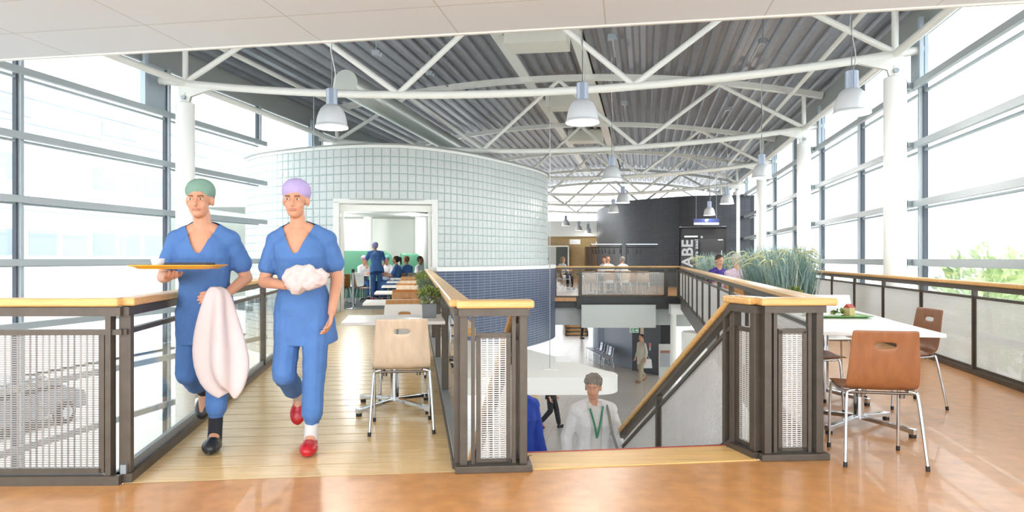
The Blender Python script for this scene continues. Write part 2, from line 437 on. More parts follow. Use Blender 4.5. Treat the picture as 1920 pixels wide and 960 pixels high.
facade(4.47, 1.56, 9, 'right')
# brackets that carry the bars on the right-hand and left-hand columns
for i in range(4):
    for j in (5, 6, 7, 8):
        c = hall(1, 6.2 * i) + V((.21, -.02, ZT[j])); m = MB()
        m.bar(c + V((-.06, 0, -.12)), c + V((-.06, 0, .12)), .02, .1, up=(0, 1, 0)); m.box(c, (.12, .10, .10)); 
        struct(m.build('trim_%d' % (20 + i * 4 + j), GREYM))
# blank panels of the clerestory at every column
for i in range(5):
    for t, x0, sg in ((0, -9.25, 1), (1, 4.47, -1)):
        c = hall(t, 6.2 * i); p = V((x0 + KH * (c.y - .15), c.y - .15, 4.42)); q = V((x0 + KH * (c.y + .42), c.y + .42, 4.42)); n_ = V((1, -KH, 0)).normalized() * sg * .07
        m = MB(); m.bar(p + n_, q + n_, .05, .86); m.bar(p + n_ * 2.2 + V((0, 0, -.43)), p + n_ * 2.2 + V((0, 0, .6)), .06, .08, up=AV); struct(m.build('trim_%d' % (80 + 2 * i + t), mat('blue_grey_panel', (178, 190, 200), .4, .2)))

# ------------------------------------------------------------------ glass-block drum on its dark tiled base
ZD = 3.93
DP = [(489, 287), (564, 277), (657, 270), (720, 269), (782, 272), (870, 284), (939, 299), (1000, 315), (1026, 327)]
DC = [at(u, v, F * (ZD - EYE) / (H0 - v)) for u, v in DP]
for p in DC: p.z = 0
last = DC[-1]
DC += [V((1.08, 23.6, 0)), V((.62, 25.6, 0)), V((-.35, 27.4, 0))]
DC = [V((-7.1, 18.2, 0))] + DC
CUR = catmull(DC, 10)
def curve_at_u(u):
    best = min(range(len(CUR)), key=lambda i: abs(960 + F * CUR[i].x / CUR[i].y - u) + (1e3 if CUR[i].y > 22.2 else 0)); return best
BL = resample(CUR, .2)
def uof(p): return 960 + F * p.x / p.y
SILL = 1.04
i0 = min(range(len(BL)), key=lambda i: abs(uof(BL[i]) - 620)); i1 = min(range(len(BL)), key=lambda i: abs(uof(BL[i]) - 814))
ROW = (ZD - .10 - SILL) / 14
gb = mat('glass_block', (246, 247, 246), .28, vary=.04, vscale=9, coat=.05)
nt = gb.node_tree; pb = nt.nodes['Principled BSDF']; pb.inputs['Transmission Weight'].default_value = 0
tl = nt.nodes.new('ShaderNodeBsdfTranslucent'); tl.inputs[0].default_value = (.98, .99, .985, 1); mx = nt.nodes.new('ShaderNodeMixShader'); mx.inputs[0].default_value = .45
nt.links.new(pb.outputs[0], mx.inputs[1]); nt.links.new(tl.outputs[0], mx.inputs[2]); nt.links.new(mx.outputs[0], nt.nodes['Material Output'].inputs[0])
gw = nt.nodes.new('ShaderNodeTexNoise'); gw.inputs['Scale'].default_value = 7; tcc = nt.nodes.new('ShaderNodeTexCoord'); bpp = nt.nodes.new('ShaderNodeBump')
bpp.inputs['Strength'].default_value = .5; bpp.inputs['Distance'].default_value = .05
nt.links.new(tcc.outputs['Object'], gw.inputs['Vector']); nt.links.new(gw.outputs['Fac'], bpp.inputs['Height']); nt.links.new(bpp.outputs['Normal'], pb.inputs['Normal'])
grout = mat('block_grout', (164, 180, 179), .6)
dr = thing('glass_block_drum', 'curved drum of pale glass blocks on a dark tiled base with a white doorway', 'glass block wall', DC[4] + V((0, 0, -1.25)))
m = MB(); random.seed(4)
NB = len(BL)
for i in range(NB - 1):
    a, b = BL[i], BL[i + 1]; t = (b - a).normalized(); n = V((t.y, -t.x, 0))
    if i < i0: zs = [SILL + ROW * k for k in range(-11, 14)]
    elif i < i1: zs = [SILL + ROW * k for k in range(8, 14)]
    else: zs = [SILL + ROW * k for k in range(0, 14)]
    m.quad(V((a.x, a.y, zs[0])), V((b.x, b.y, zs[0])), V((b.x, b.y, zs[-1] + ROW)), V((a.x, a.y, zs[-1] + ROW)), mi=1)
    ln = (b - a).length
    for z in zs:
        R = []
        for ins, outw in ((.012, .0), (.012, .010), (.026, .017)):
            R.append([a + t * ins + n * outw + V((0, 0, z + ins)), a + t * (ln - ins) + n * outw + V((0, 0, z + ins)), a + t * (ln - ins) + n * outw + V((0, 0, z + ROW - ins)), a + t * ins + n * outw + V((0, 0, z + ROW - ins))])
        vs = R[0] + R[1] + R[2]
        m.add(vs, [(0, 1, 5, 4), (1, 2, 6, 5), (2, 3, 7, 6), (3, 0, 4, 7), (4, 5, 9, 8), (5, 6, 10, 9), (6, 7, 11, 10), (7, 4, 8, 11), (8, 9, 10, 11)])
m.build('block_wall', [gb, grout], dr)
# cap, white head band, sill
def band(P, z0, z1, d0, d1, name, mt, parent):
    o0, o1_ = offset(P, d0), offset(P, d1); mm = MB()
    for i in range(len(P) - 1):
        mm.hexa([o0[i] + V((0, 0, z0)), o1_[i] + V((0, 0, z0)), o1_[i + 1] + V((0, 0, z0)), o0[i + 1] + V((0, 0, z0)), o0[i] + V((0, 0, z1)), o1_[i] + V((0, 0, z1)), o1_[i + 1] + V((0, 0, z1)), o0[i + 1] + V((0, 0, z1))])
    return mm.build(name, mt, parent)
band(BL, ZD - .10, ZD - .035, -.15, .03, 'head_band', WHITE, dr)
band(BL, ZD - .035, ZD, -.18, .06, 'metal_cap', mat('zinc_cap', (140, 142, 138), .4, .5), dr)
RP = BL[i1 - 1:]
band(RP, SILL - .10, SILL, -.1, .27, 'white_sill', WHITE, dr)
TP = offset(RP, .25)
tile = brick('slate_blue_tile', (76, 86, 112), (68, 78, 103), (140, 150, 170), .27, .068, .006, .38, bump=.5)
m = MB(); wallstrip(m, TP, -1.25, SILL - .10); m.build('tiled_base', tile, dr)
m = MB(); m.add([p + V((0, 0, -1.25)) for p in TP], [tuple(range(len(TP)))]); m.build('base_underside', mat('soffit_grey', (150, 152, 155), .7), dr)
# doorway frame
jl, jr = BL[i0], BL[i1]; dv = (jr - jl).normalized(); dn_ = V((dv.y, -dv.x, 0))
fr = thing('doorway_frame', 'white framed opening through the glass block drum', 'door frame', jl)
for nm, c0 in (('jamb', jl + dv * .07), ('jamb', jr - dv * .07)):
    m = MB(); m.bar(c0 + dn_ * .02, c0 + dn_ * .02 + V((0, 0, 2.58)), .14, .34, up=dn_); m.build(nm, WHITE, fr, bevel=.01)
    m = MB(); sg = 1 if c0 is not None and (c0 - jl).length < 1 else -1; m.bar(c0 + dv * .12 * sg - dn_ * .1, c0 + dv * .12 * sg - dn_ * .1 + V((0, 0, 2.4)), .07, .1, up=dn_); m.build('inner_jamb', STEELW, fr)
m = MB(); m.bar(jl + dn_ * .02 + V((0, 0, 2.60)), jr + dn_ * .02 + V((0, 0, 2.60)), .34, .11); m.build('lintel', WHITE, fr, bevel=.01)
m = MB(); m.bar(jl - dn_ * .08 + V((0, 0, 2.45)), jr - dn_ * .08 + V((0, 0, 2.45)), .12, .16); m.build('track', STEELW, fr)

# the room inside the drum
m = MB(); rm = [tuple(p.xy) for p in BL[4:] if p.y < 26] + [(-.6, 27), (-8, 27), (-7.5, 18.4)]
m.prism(rm, -.12, -.004); struct(m.build('drum_floor', CARPET))
m = MB(); wallp = [V((-9.5, 19.0, 0)), V((-8.6, 24.4, 0)), V((-.9, 25.6, 0)), V((.5, 24.2, 0))]
wallstrip(m, wallp, 0, 3.6, smooth=False); struct(m.build('wall_back', mat('drum_wall_white', (222, 226, 218), .6)))
m = MB(); m.prism([(-9, 19.3), (-4.0, 19.3), (-1.6, 21.8), (.6, 22.4), (.2, 25.4), (-8.4, 25.4)], 2.70, 2.76)
struct(m.build('drum_ceiling', mat('drum_ceiling_grey', (205, 208, 204), .7)))
m = MB(); m.hexa([(-4.6, 19.3, 2.72), (-1.55, 21.6, 2.55), (-1.5, 21.7, 2.55), (-4.6, 19.5, 2.72), (-4.6, 19.3, 3.1), (-1.55, 21.6, 3.1), (-1.5, 21.7, 3.1), (-4.6, 19.5, 3.1)]); struct(m.build('trim_8', WHITE))
for (u, Y) in ((690, 24.0), (791, 24.2)):
    c = at(u, H0, Y); m = MB(); m.cyl(c, .15 if u < 700 else .24, 0, 2.72, 20); struct(m.build('column', WHITE))
dl = mat('lamp_glow', (255, 250, 238), .5, emit=9)
for j, (x, y) in enumerate(((-4.9, 20.9), (-3.2, 22.6), (-5.9, 23.0))):
    m = MB(); m.lathe([(.001, 2.695), (.13, 2.695), (.15, 2.70), (.15, 2.675), (.13, 2.66), (.001, 2.66)], (x, y, 0), 20)
    tag(m.build('ceiling_light', dl), ['round ceiling light nearest the drum doorway', 'round ceiling light over the green benches in the drum', 'round ceiling light deep inside the drum'][j], 'ceiling light', 'ceiling lights in the drum')
    la = bpy.data.lights.new('ceiling_light_lamp', 'POINT'); la.energy = 26; la.shadow_soft_size = .15
    lo = bpy.data.objects.new('ceiling_light_lamp', la); COL.objects.link(lo); lo.location = (x, y, 2.5)

# ------------------------------------------------------------------ dark brick block at the far right
ZB = 3.96
BP = [(1135, 387), (1170, 377.5), (1230, 371.5), (1300, 367), (1360, 366), (1414, 366)]
BC = [at(u, v, F * (ZB - EYE) / (H0 - v)) for u, v in BP]
for p in BC: p.z = 0
BC = [V((5.1, 41, 0)), V((4.82, 38, 0))] + BC
BCUR = resample(catmull(BC, 10), .1)
dark = brick('charcoal_brick', (64, 66, 74), (56, 58, 66), (36, 38, 44), .30, .075, .008, .42, bump=.6)
ua = lambda p: 960 + F * p.x / p.y
ka = min(range(len(BCUR)), key=lambda i: abs(ua(BCUR[i]) - 1273)); kb = min(range(len(BCUR)), key=lambda i: abs(ua(BCUR[i]) - 1362))
bw_ = thing('charcoal_brick_wall', None, None, BC[3], kind='structure'); bw_.name = 'wall_far'
ZN = 2.62
m = MB(); u1 = wallstrip(m, BCUR[:ka + 1], 0, ZB); u2 = wallstrip(m, BCUR[ka:kb + 1], ZN, ZB, u0=u1); wallstrip(m, BCUR[kb:], 0, ZB, u0=u2)
m.build('brick_face', dark, bw_)
top = [p + V((0, 0, ZB)) for p in BCUR] + [V((10.9, 41, ZB))]
m = MB(); m.add(top, [tuple(range(len(top)))]); m.build('top', dark, bw_)
na, nb = BCUR[ka], BCUR[kb]; nd = (nb - na).normalized(); nn = V((-nd.y, nd.x, 0))
BLKD = mat('black_door_paint', (34, 34, 38), .35)
m = MB()
for p, q in ((na, na + nn * .55), (na + nn * .55, nb + nn * .55), (nb + nn * .55, nb)): m.quad(p, q, q + V((0, 0, ZN)), p + V((0, 0, ZN)))
m.quad(na + V((0, 0, ZN)), nb + V((0, 0, ZN)), nb + nn * .55 + V((0, 0, ZN)), na + nn * .55 + V((0, 0, ZN)))
m.build('niche', BLKD, bw_)
m = MB(); m.bar(na + V((0, 0, ZN)) - nn * .01, nb + V((0, 0, ZN)) - nn * .01, .06, .04); m.build('niche_edge', GREYM, bw_)
m = MB(); m.bar(na + V((0, 0, ZN)) - nn * .006, na + V((0, 0, ZB)) - nn * .006, .012, .02, up=nn); m.build('joint', BLACK, bw_)
d1 = thing('door_1', None, None, na + nn * .5 + nd * .7, kind='structure')
q0 = na + nn * .52 + nd * .78; q1 = na + nn * .52 + nd * 1.86
m = MB(); m.bar(q0 + V((0, 0, 1.05)), q1 + V((0, 0, 1.05)), .05, 2.1); m.build('door_leaf', mat('black_door_leaf', (26, 26, 29), .25), d1)
m = MB(); m.bar(q1 - nd * .1 - nn * .07 + V((0, 0, 1.25)), q1 - nd * .1 - nn * .07 + V((0, 0, 1.6)), .025, .025, up=nn); m.build('door_handle', ALU, d1)
m = MB(); m.bar(q1 - nd * .25 - nn * .04 + V((0, 0, 2.06)), q1 - nd * .05 - nn * .04 + V((0, 0, 2.06)), .05, .04); m.build('door_closer', ALU, d1)

def text_mesh(s, size, ext=.004):
    cu = bpy.data.curves.new('lettering', 'FONT'); cu.body = s; cu.size = size; cu.extrude = ext; cu.align_x = 'LEFT'; cu.offset = .022 * size
    o = bpy.data.objects.new('lettering_tmp', cu); COL.objects.link(o); bpy.context.view_layer.update()
    me = bpy.data.meshes.new_from_object(o.evaluated_get(bpy.context.evaluated_depsgraph_get())); bpy.data.objects.remove(o); bpy.data.curves.remove(cu)
    return me
def lettering(name, s, size, origin, xd, yd, mt, parent, bold=0.0, width=None):
    me = text_mesh(s, size); xs = [v.co.x for v in me.vertices]; ys = [v.co.y for v in me.vertices]
    k = 1.0 if width is None else width / (max(xs) - min(xs))
    xd, yd = V(xd).normalized(), V(yd).normalized(); zd = xd.cross(yd); x0, y0 = min(xs), min(ys)
    for v in me.vertices: c = v.co.copy(); v.co = origin + xd * (c.x - x0) * k + yd * (c.y - y0) + zd * c.z
    me.materials.clear(); me.materials.append(mt)
    o = bpy.data.objects.new(name, me); COL.objects.link(o); hang(o, parent); return o
# board with the upright lettering in front of the niche
WL = mat('pale_lettering', (214, 220, 226), .5)
s0 = na - nn * .06 + nd * .06; s1 = na - nn * .06 + nd * .78
sg = thing('name_board', 'dark upright board with large pale letters beside the black door', 'sign', s0)
m = MB(); m.bar(s0 + V((0, 0, 1.03)), s1 + V((0, 0, 1.03)), .03, 2.06); m.build('board', mat('dark_grey_board', (72, 75, 82), .5), sg)
fo = s0 - nn * .022
lettering('large_letters', 'ABE', .66, fo + nd * .52 + V((0, 0, .85)), V((0, 0, 1)), -nd, WL, sg, width=1.21)
lettering('word', 'enstra', .21, fo + nd * .74 + V((0, 0, .88)), V((0, 0, 1)), -nd, WL, sg, width=.68)
lettering('word', 'zaal', .21, fo + nd * .74 + V((0, 0, 1.64)), V((0, 0, 1)), -nd, WL, sg, width=.43)
m = MB(); m.bar(na - nn * .06 + nd * .22 + V((0, 0, 2.2)), na - nn * .06 + nd * .78 + V((0, 0, 2.2)), .02, .07); tag(m.build('door_plate', ALU), 'small pale plate above the board with upright letters', 'sign')
m = MB(); c = na + nn * .50 + nd * .92 + V((0, 0, 2.19)); m.box(c, (.09, .02, .09)); tag(m.build('wall_switch', WHITE), 'small white square switch plate above the black door', 'switch')
# hanging sign 47
ha, hb = at(1301, 416, 27.6), at(1348, 416, 27.6)
sg = thing('hanging_sign', 'blue hanging sign with the number 47 above the black door', 'sign', (ha + hb) / 2)
m = MB(); m.bar(ha + V((0, 0, .05)), hb + V((0, 0, .05)), .04, .15); m.build('blue_panel', mat('sign_blue', (52, 66, 128), .4), sg)
m = MB(); m.bar(ha + V((0, 0, -.075)), hb + V((0, 0, -.075)), .04, .09); m.build('white_panel', mat('sign_white', (226, 230, 234), .4), sg)
lettering('number', '47', .15, ha.lerp(hb, .42) + V((0, -.026, .0)), V((1, 0, 0)), V((0, 0, 1)), mat('white_letter', (250, 250, 250), .5), sg)
for t in (.09, .9):
    p = ha.lerp(hb, t); m = MB(); m.tube([p + V((0, 0, .12)), V((p.x, p.y, zarc(hallt(p)) + .17))], .008, 6); m.build('wire', GREYM, sg)

# ------------------------------------------------------------------ far end of the hall
tan = brick('tan_brick', (176, 150, 104), (164, 138, 94), (150, 132, 100), .22, .07, .01, .7)
m = MB(); fa, fb = V((-.9, 43.0, 0)), V((6.4, 41.8, 0)); wallstrip(m, [fa, fb], 0, 2.62); struct(m.build('wall_end', tan))
m = MB(); m.hexa([fa + V((0, -.3, 2.60)), fb + V((0, -.3, 2.6)), fb + V((0, .2, 2.6)), fa + V((0, .2, 2.6)), fa + V((0, -.3, 3.55)), fb + V((0, -.3, 3.55)), fb + V((0, .2, 3.55)), fa + V((0, .2, 3.55))]); struct(m.build('trim_9', mat('white_fascia', (232, 235, 232), .6)))
def fx(u, Y=41.6): return at(u, H0, Y).x
dd = thing('door_2', None, None, (fx(1060), 42.1, 0), kind='structure')
m = MB(); x0, x1 = fx(1024), fx(1067)
m.bar((x0, 42.2, 0), (x0, 42.2, 2.0), .08, .1, up=(0, 1, 0)); m.bar((x1, 42.1, 0), (x1, 42.1, 2.0), .08, .1, up=(0, 1, 0)); m.bar((x0, 42.2, 2.0), (x1, 42.1, 2.0), .1, .08); m.build('door_frame', WHITE, dd)
m = MB(); m.bar((fx(1045), 42.2, 1), (x1, 42.12, 1), .05, 1.95); m.build('door_leaf', mat('dark_green_door', (70, 78, 74), .4), dd)
m = MB(); m.bar((x0, 42.24, 1), (fx(1044), 42.22, 1), .05, 1.95); m.build('side_light', mat('pale_panel', (190, 196, 192), .4), dd)
m = MB(); x0, x1 = fx(1096, 41.8), fx(1132, 41.8)
m.hexa([(x0, 41.2, 0), (x1, 41.2, 0), (x1, 41.75, 0), (x0, 41.75, 0), (x0, 41.2, 1.95), (x1, 41.2, 1.95), (x1, 41.75, 1.95), (x0, 41.75, 1.95)]); tag(m.build('wardrobe', wood('brown_cupboard', (112, 92, 70), .5)), 'tall brown cupboard against the tan brick wall', 'cupboard')
for (ua_, ub_, va_, vb_, lb) in ((1068, 1088, 449, 458, 'pale wall sign on the tan brick above the white door'), (1117, 1131, 453.5, 457, 'small pale wall sign on the tan brick beside the dark block')):
    p, q = at(ua_, (va_ + vb_) / 2, 41.6), at(ub_, (va_ + vb_) / 2, 41.6); m = MB(); m.bar(p, q, .03, (vb_ - va_) / F * 41.6); tag(m.build('wall_sign', mat('sign_white', (226, 230, 234), .4)), lb, 'sign')
# clerestory frames at the end
for j, z in enumerate((3.6, 4.3, 5.0)):
    m = MB(); m.bar((-1.5, 46, z), (10, 44.2, z), .08, .08); struct(m.build('trim_%d' % (60 + j), STEELW))

# ------------------------------------------------------------------ railings
def grid(mb, O, U, W, pu, pw, bu, bw, th=.004):
    """perforated sheet: strips along U every pw, strips along W every pu"""
    lu, lw = U.length, W.length; du, dw = U / lu, W / lw; n = U.cross(W).normalized() * th
    k = max(2, round(lw / pw))
    for i in range(k + 1):
        c = O + W * (i / k); h = dw * bw / 2
        m0 = [c - h, c + U - h, c + U + h, c + h]; mb.add(m0 + [q + n for q in m0], [(0, 1, 2, 3), (7, 6, 5, 4), (0, 4, 5, 1), (2, 6, 7, 3)])
    k = max(2, round(lu / pu))
    for i in range(k + 1):
        c = O + U * (i / k); h = du * bu / 2
        m0 = [c - h, c + W - h, c + W + h, c + h]; mb.add(m0 + [q + n for q in m0], [(0, 1, 2, 3), (7, 6, 5, 4), (0, 4, 5, 1), (2, 6, 7, 3)])
ZH = 1.03; ZMID = .84
def handrail(parent, P, Q, wd=.115, name='handrail', z=None, hgt=.046):
    z = ZH if z is None else z
    m = MB(); m.vbar(P + V((0, 0, z - hgt / 2)), Q + V((0, 0, z - hgt / 2)), wd, hgt); return m.build(name, HAND, parent, bevel=.012)
def railrun(root, P, Q, posts, fill, zmid=None, inset=.05, mt=MESHL, pm=(.022, .013, .007, .005), base=True, rail=True, hw=.115, mid=True, pw=.03, pd=.055, zb=.05, glz=.05):
    """one straight run: fill is 'mesh' / 'glass' per panel between posts (fractions along the run)"""
    zmid = ZMID if zmid is None else zmid
    d = Q - P; L = d.length; dn = d / L; z = lambda h: V((0, 0, h))
    if rail: handrail(root, P, Q, hw)
    m = MB(); m.vbar(P + z(ZH - .075), Q + z(ZH - .075), .06, .05); m.build('top_bar', DARK, root)
    if mid: m = MB(); m.vbar(P + z(zmid), Q + z(zmid), .035, .03); m.build('mid_bar', DARK, root)
    if base: m = MB(); m.vbar(P + z(zb * .5), Q + z(zb * .5), .09, zb); m.build('base_bar', DARK, root)
    dh = V((dn.x, dn.y, 0)).normalized()
    for t in posts:
        c = P + d * t; m = MB(); m.bar(c + z(0), c + z(ZH - .09), pd, pw, up=dh); m.build('post', DARK, root)
    for i in range(len(posts) - 1):
        f = fill if isinstance(fill, str) else fill[i]
        if f == 'none': continue
        a, b = P + d * posts[i], P + d * posts[i + 1]; ln = (b - a).length; a2, b2 = a + (b - a) * (inset / ln), b - (b - a) * (inset / ln)
        if f == 'mesh':
            m = MB()
            for p, q in ((a2 + z(zb + .01), a2 + z(zmid)), (b2 + z(zb + .01), b2 + z(zmid))): m.bar(p, q, .02, .03, up=dh)
            m.vbar(a2 + z(zb + .02), b2 + z(zb + .02), .02, .03); fo = m.build('panel_frame', DARK, root)
            m = MB(); e = (b2 - a2) * (.015 / ln); grid(m, a2 + e + z(zb + .03), (b2 - a2) - e * 2, V((0, 0, zmid - zb - .045)), *pm); m.build('mesh_panel', mt, root)
        else:
            th = V((-dh.y, dh.x, 0)) * .005; m = MB()
            lo, hi = z(glz), z(zmid - .01)
            m.hexa([a2 - th + lo, b2 - th + lo, b2 + th + lo, a2 + th + lo, a2 - th + hi, b2 - th + hi, b2 + th + hi, a2 + th + hi]); m.build('glass_panel', GLASS, root)

# near left rail, square to the view, then the left side of the bridge
c0 = V((-2.165, 3.80, 0)); c1 = V((-6.2, 3.72, 0))
r = thing('mesh_railing', 'dark railing with fine light mesh and beech handrail nearest the camera on the left', 'railing', c1)
railrun(r, c1, c0 - V((.0, 0, 0)), [.5, .983], ['mesh'], inset=.045, mt=MESHM, pm=(.0345, .0127, .0095, .0058))
r = thing('glass_railing', 'dark railing with clear glass panels along the window side of the bridge', 'railing', c0)
e = leftrail(15.95); L = (e - c0).length
railrun(r, c0, e, [0.004] + [3.95 * k / L for k in (1, 2, 3)] + [.998], 'glass', pw=.05, pd=.06)
m = MB(); m.vbar(c0 + V((0, 0, .075)), e + V((0, 0, .075)), .03, .05); m.build('glass_channel', GREYM, r)
# right side of the bridge
ZH, ZMID = 1.005, .815
p0 = rightrail(4.06); p1 = rightrail(16.2); L = (p1 - p0).length
r = thing('glass_railing', 'dark railing with clear glass panels behind the row of white tables on the bridge', 'railing', p0)
railrun(r, p0, p1, [.0] + [1.99 * k / L for k in range(1, 7)] + [.995], 'glass', pw=.04, pd=.07, mid=False, hw=.125)
m = MB(); m.vbar(p0 + V((.06, .1, .80)), p1 + V((.06, 0, .80)), .06, .05); m.build('lower_rail', HAND, r)
m = MB(); m.vbar(p0 + V((-.01, 0, .07)), p1 + V((-.01, 0, .07)), .05, .05); m.build('glass_channel', GREYM, r)
# end of the left stair railing: a narrow framed panel facing the camera
a, b = V((-.315, 4.02, 0)), V((.095, 4.055, 0)); ab = (b - a).normalized(); nb_ = V((-ab.y, ab.x, 0))
r = thing('railing_end_post', 'dark framed railing end with a narrow slotted panel left of the stair opening', 'railing', a)
def endpanel(r, a, b, hw=.13, ov=.02, big=.045):
    ab = (b - a).normalized(); L = (b - a).length; z = lambda h: V((0, 0, h))
    m = MB(); m.vbar(a + z(.02) - ab * .02, b + z(.02) + ab * .02, .13, .04); m.build('base_plate', DARK, r, bevel=.004)
    for c in (a + ab * .03, b - ab * .03):
        m = MB(); m.bar(c + z(.04), c + z(ZH - .07), .07, big, up=ab); m.build('post', DARK, r, bevel=.003)
    for c in (a + ab * .085, b - ab * .085):
        m = MB(); m.bar(c + z(.04), c + z(ZH - .065), .03, .022, up=ab); m.build('upright', DARK, r)
    f0, f1 = a + ab * .105, b - ab * .105
    m = MB()
    for c in (f0 + ab * .012, f1 - ab * .012): m.bar(c + z(.05), c + z(.80), .03, .026, up=ab)
    m.vbar(f0 + z(.795), f1 + z(.795), .03, .03); m.vbar(f0 + z(.06), f1 + z(.06), .03, .02); m.build('panel_frame', DARK, r)
    m = MB(); grid(m, f0 + ab * .028 + z(.07), (f1 - f0) - ab * .056, V((0, 0, .71)), .034, .0128, .008, .0062); m.build('slotted_panel', MESHL, r)
    m = MB(); m.vbar(a + z(ZH - .07), b + z(ZH - .07), .11, .045); m.build('top_bar', DARK, r)
endpanel(r, a, b)
handrail(r, a - ab * .012 + nb_ * .0, b + ab * .03, .16)
# left stair rail going down from it
SD = V((-.163, 1, -.633)); z = lambda h: V((0, 0, h))
s0 = V((.06, 4.12, 0)); s1 = s0 + SD * 5.1
r = thing('stair_railing', 'dark sloping stair rail seen behind the slotted end panel', 'railing', s0)
railrun(r, s0, s1, [0.02, .25, .5, .75, .98], 'mesh', pm=(.03, .02, .008, .006), zb=.06)
# right-hand newel: angled panel, front panel, stair rail
n0, n1, n2 = V((1.475, 4.545, 0)), V((1.555, 4.26, 0)), V((1.945, 4.285, 0))
r = thing('railing_end_post', 'dark angled railing end with two narrow slotted panels right of the stair opening', 'railing', n1)
endpanel(r, n1, n2)
handrail(r, n1 - V((.03, 0, 0)), n2 + V((.06, 0, 0)), .17)
d = (n1 - n0).normalized()
handrail(r, n0 - d * .02, n1 - d * .02, .15)
m = MB(); m.vbar(n0 + z(.02), n1 + z(.02), .12, .04); m.build('base_plate', DARK, r)
m = MB(); m.vbar(n0 + z(ZH - .075), n1 + z(ZH - .075), .1, .05); m.build('top_bar', DARK, r)
for c in (n0 + d * .02, n1 - d * .05): m = MB(); m.bar(c + z(.04), c + z(ZH - .08), .06, .05, up=d); m.build('post', DARK, r, bevel=.003)
f0, f1 = n0 + d * .06, n1 - d * .09
m = MB()
for c in (f0, f1): m.bar(c + z(.04), c + z(.80), .03, .024, up=d)
m.vbar(f0 + z(.795), f1 + z(.795), .03, .03); m.vbar(f0 + z(.06), f1 + z(.06), .03, .02); m.build('panel_frame', DARK, r)
m = MB(); grid(m, f0 + d * .012 + z(.07), (f1 - f0) - d * .024, V((0, 0, .71)), .034, .0128, .008, .0062); m.build('slotted_panel', MESHL, r)
s0 = V((1.47, 4.50, 0)); s1 = s0 + SD * 5.1
r = thing('stair_railing', 'dark sloping stair rail with perforated panels and beech handrail', 'railing', s0)
railrun(r, s0, s1, [0.02, .26, .5, .75, .98], 'mesh', pm=(.027, .016, .0095, .0065), zb=.06, hw=.10)
# long rail between the void and the right-hand gallery
v0, v1 = V((1.93, 4.36, 0)), voidrail(FAR); L = (v1 - v0).length
r = thing('void_railing', 'long beech topped railing running away along the right side of the stair void', 'railing', v0)
railrun(r, v0, v1, [k * 1.45 / L for k in range(0, 12)] + [.998], 'mesh', pm=(.024, .016, .007, .0055), hw=.12, pw=.03, pd=.06)
m = MB(); m.vbar(v0 + z(-.16), v1 + z(-.16), .05, .3); m.build('edge_beam', DARK, r)
# railing along the windows on the right
g0, g1 = galrail(.8), galrail(29); L = (g1 - g0).length
r = thing('window_railing', 'long mesh railing with a beech handrail in front of the right windows', 'railing', g0)
railrun(r, g0, g1, [(k * 1.46 + .88) / L for k in range(0, 19)], 'mesh', pm=(.0155, .0155, .0042, .0042), hw=.09, pw=.03, pd=.05, inset=.03, zmid=.83)
# far railing
w0, w1 = V((1.38, FAR + .12, 0)), voidrail(FAR) + V((.0, .02, 0))
r = thing('far_railing', 'dark railing with mesh panels on the far side of the stair void', 'railing', w0)
railrun(r, w0, w1, [.0, .20, .89, .99], ['glass', 'mesh', 'glass'], pm=(.03, .02, .010, .006), pw=.10, pd=.08, hw=.12)
m = MB(); m.vbar(w0 + z(-.16), w1 + z(-.16), .1, .33); m.build('edge_beam', mat('dark_edge_beam', (62, 62, 64), .5), r)
m = MB(); m.vbar(w0 + V((.68, -.12, -.17)), w0.lerp(w1, .9) + V((0, -.12, -.17)), .08, .38); m.build('front_beam', mat('dark_edge_beam', (62, 62, 64), .5), r)
# white panels under the far walkway
m = MB(); a, b = at(1090, 594, FAR - .3), at(1229, 594, FAR - .3); m.bar(a + V((0, 0, .02)), b + V((0, 0, .02)), .12, .72); struct(m.build('trim_70', mat('pale_soffit_panel', (205, 209, 206), .6)))
m = MB(); a, b = at(1030, 590, FAR + .3), at(1292, 590, FAR + .3); m.bar(a, b, .12, .66); struct(m.build('trim_71', mat('grey_soffit_panel', (186, 190, 190), .6)))

# ------------------------------------------------------------------ the staircase
st = thing('staircase', 'flight of steps going down from the wooden nosing', 'stairs', (.7, 4.6, LOW))
sm = mat('stair_grey', (165, 162, 155), .5); nst = 19; rise = -LOW / nst; run = 5.21 / nst
for k in range(1, nst):
    a = V((.13, 4.40, 0)) + V((-.163, 1, 0)) * (run * (k - 1)); b = V((1.40, 4.55, 0)) + V((-.163, 1, 0)) * (run * (k - 1)); dz = V((0, 0, -rise * k)); dy = V((-.163, 1, 0)) * (run + .02)
    m = MB(); m.hexa([a + dz - V((0, 0, .05)), b + dz - V((0, 0, .05)), b + dy + dz - V((0, 0, .05)), a + dy + dz - V((0, 0, .05)), a + dz, b + dz, b + dy + dz, a + dy + dz]); m.build('tread', sm, st)
for x, yy in ((.10, 4.30), (1.44, 4.50)):
    m = MB(); p = V((x, yy, -.16)); m.vbar(p, p + SD * 5.0, .05, .34); m.build('stringer', DARK, st)

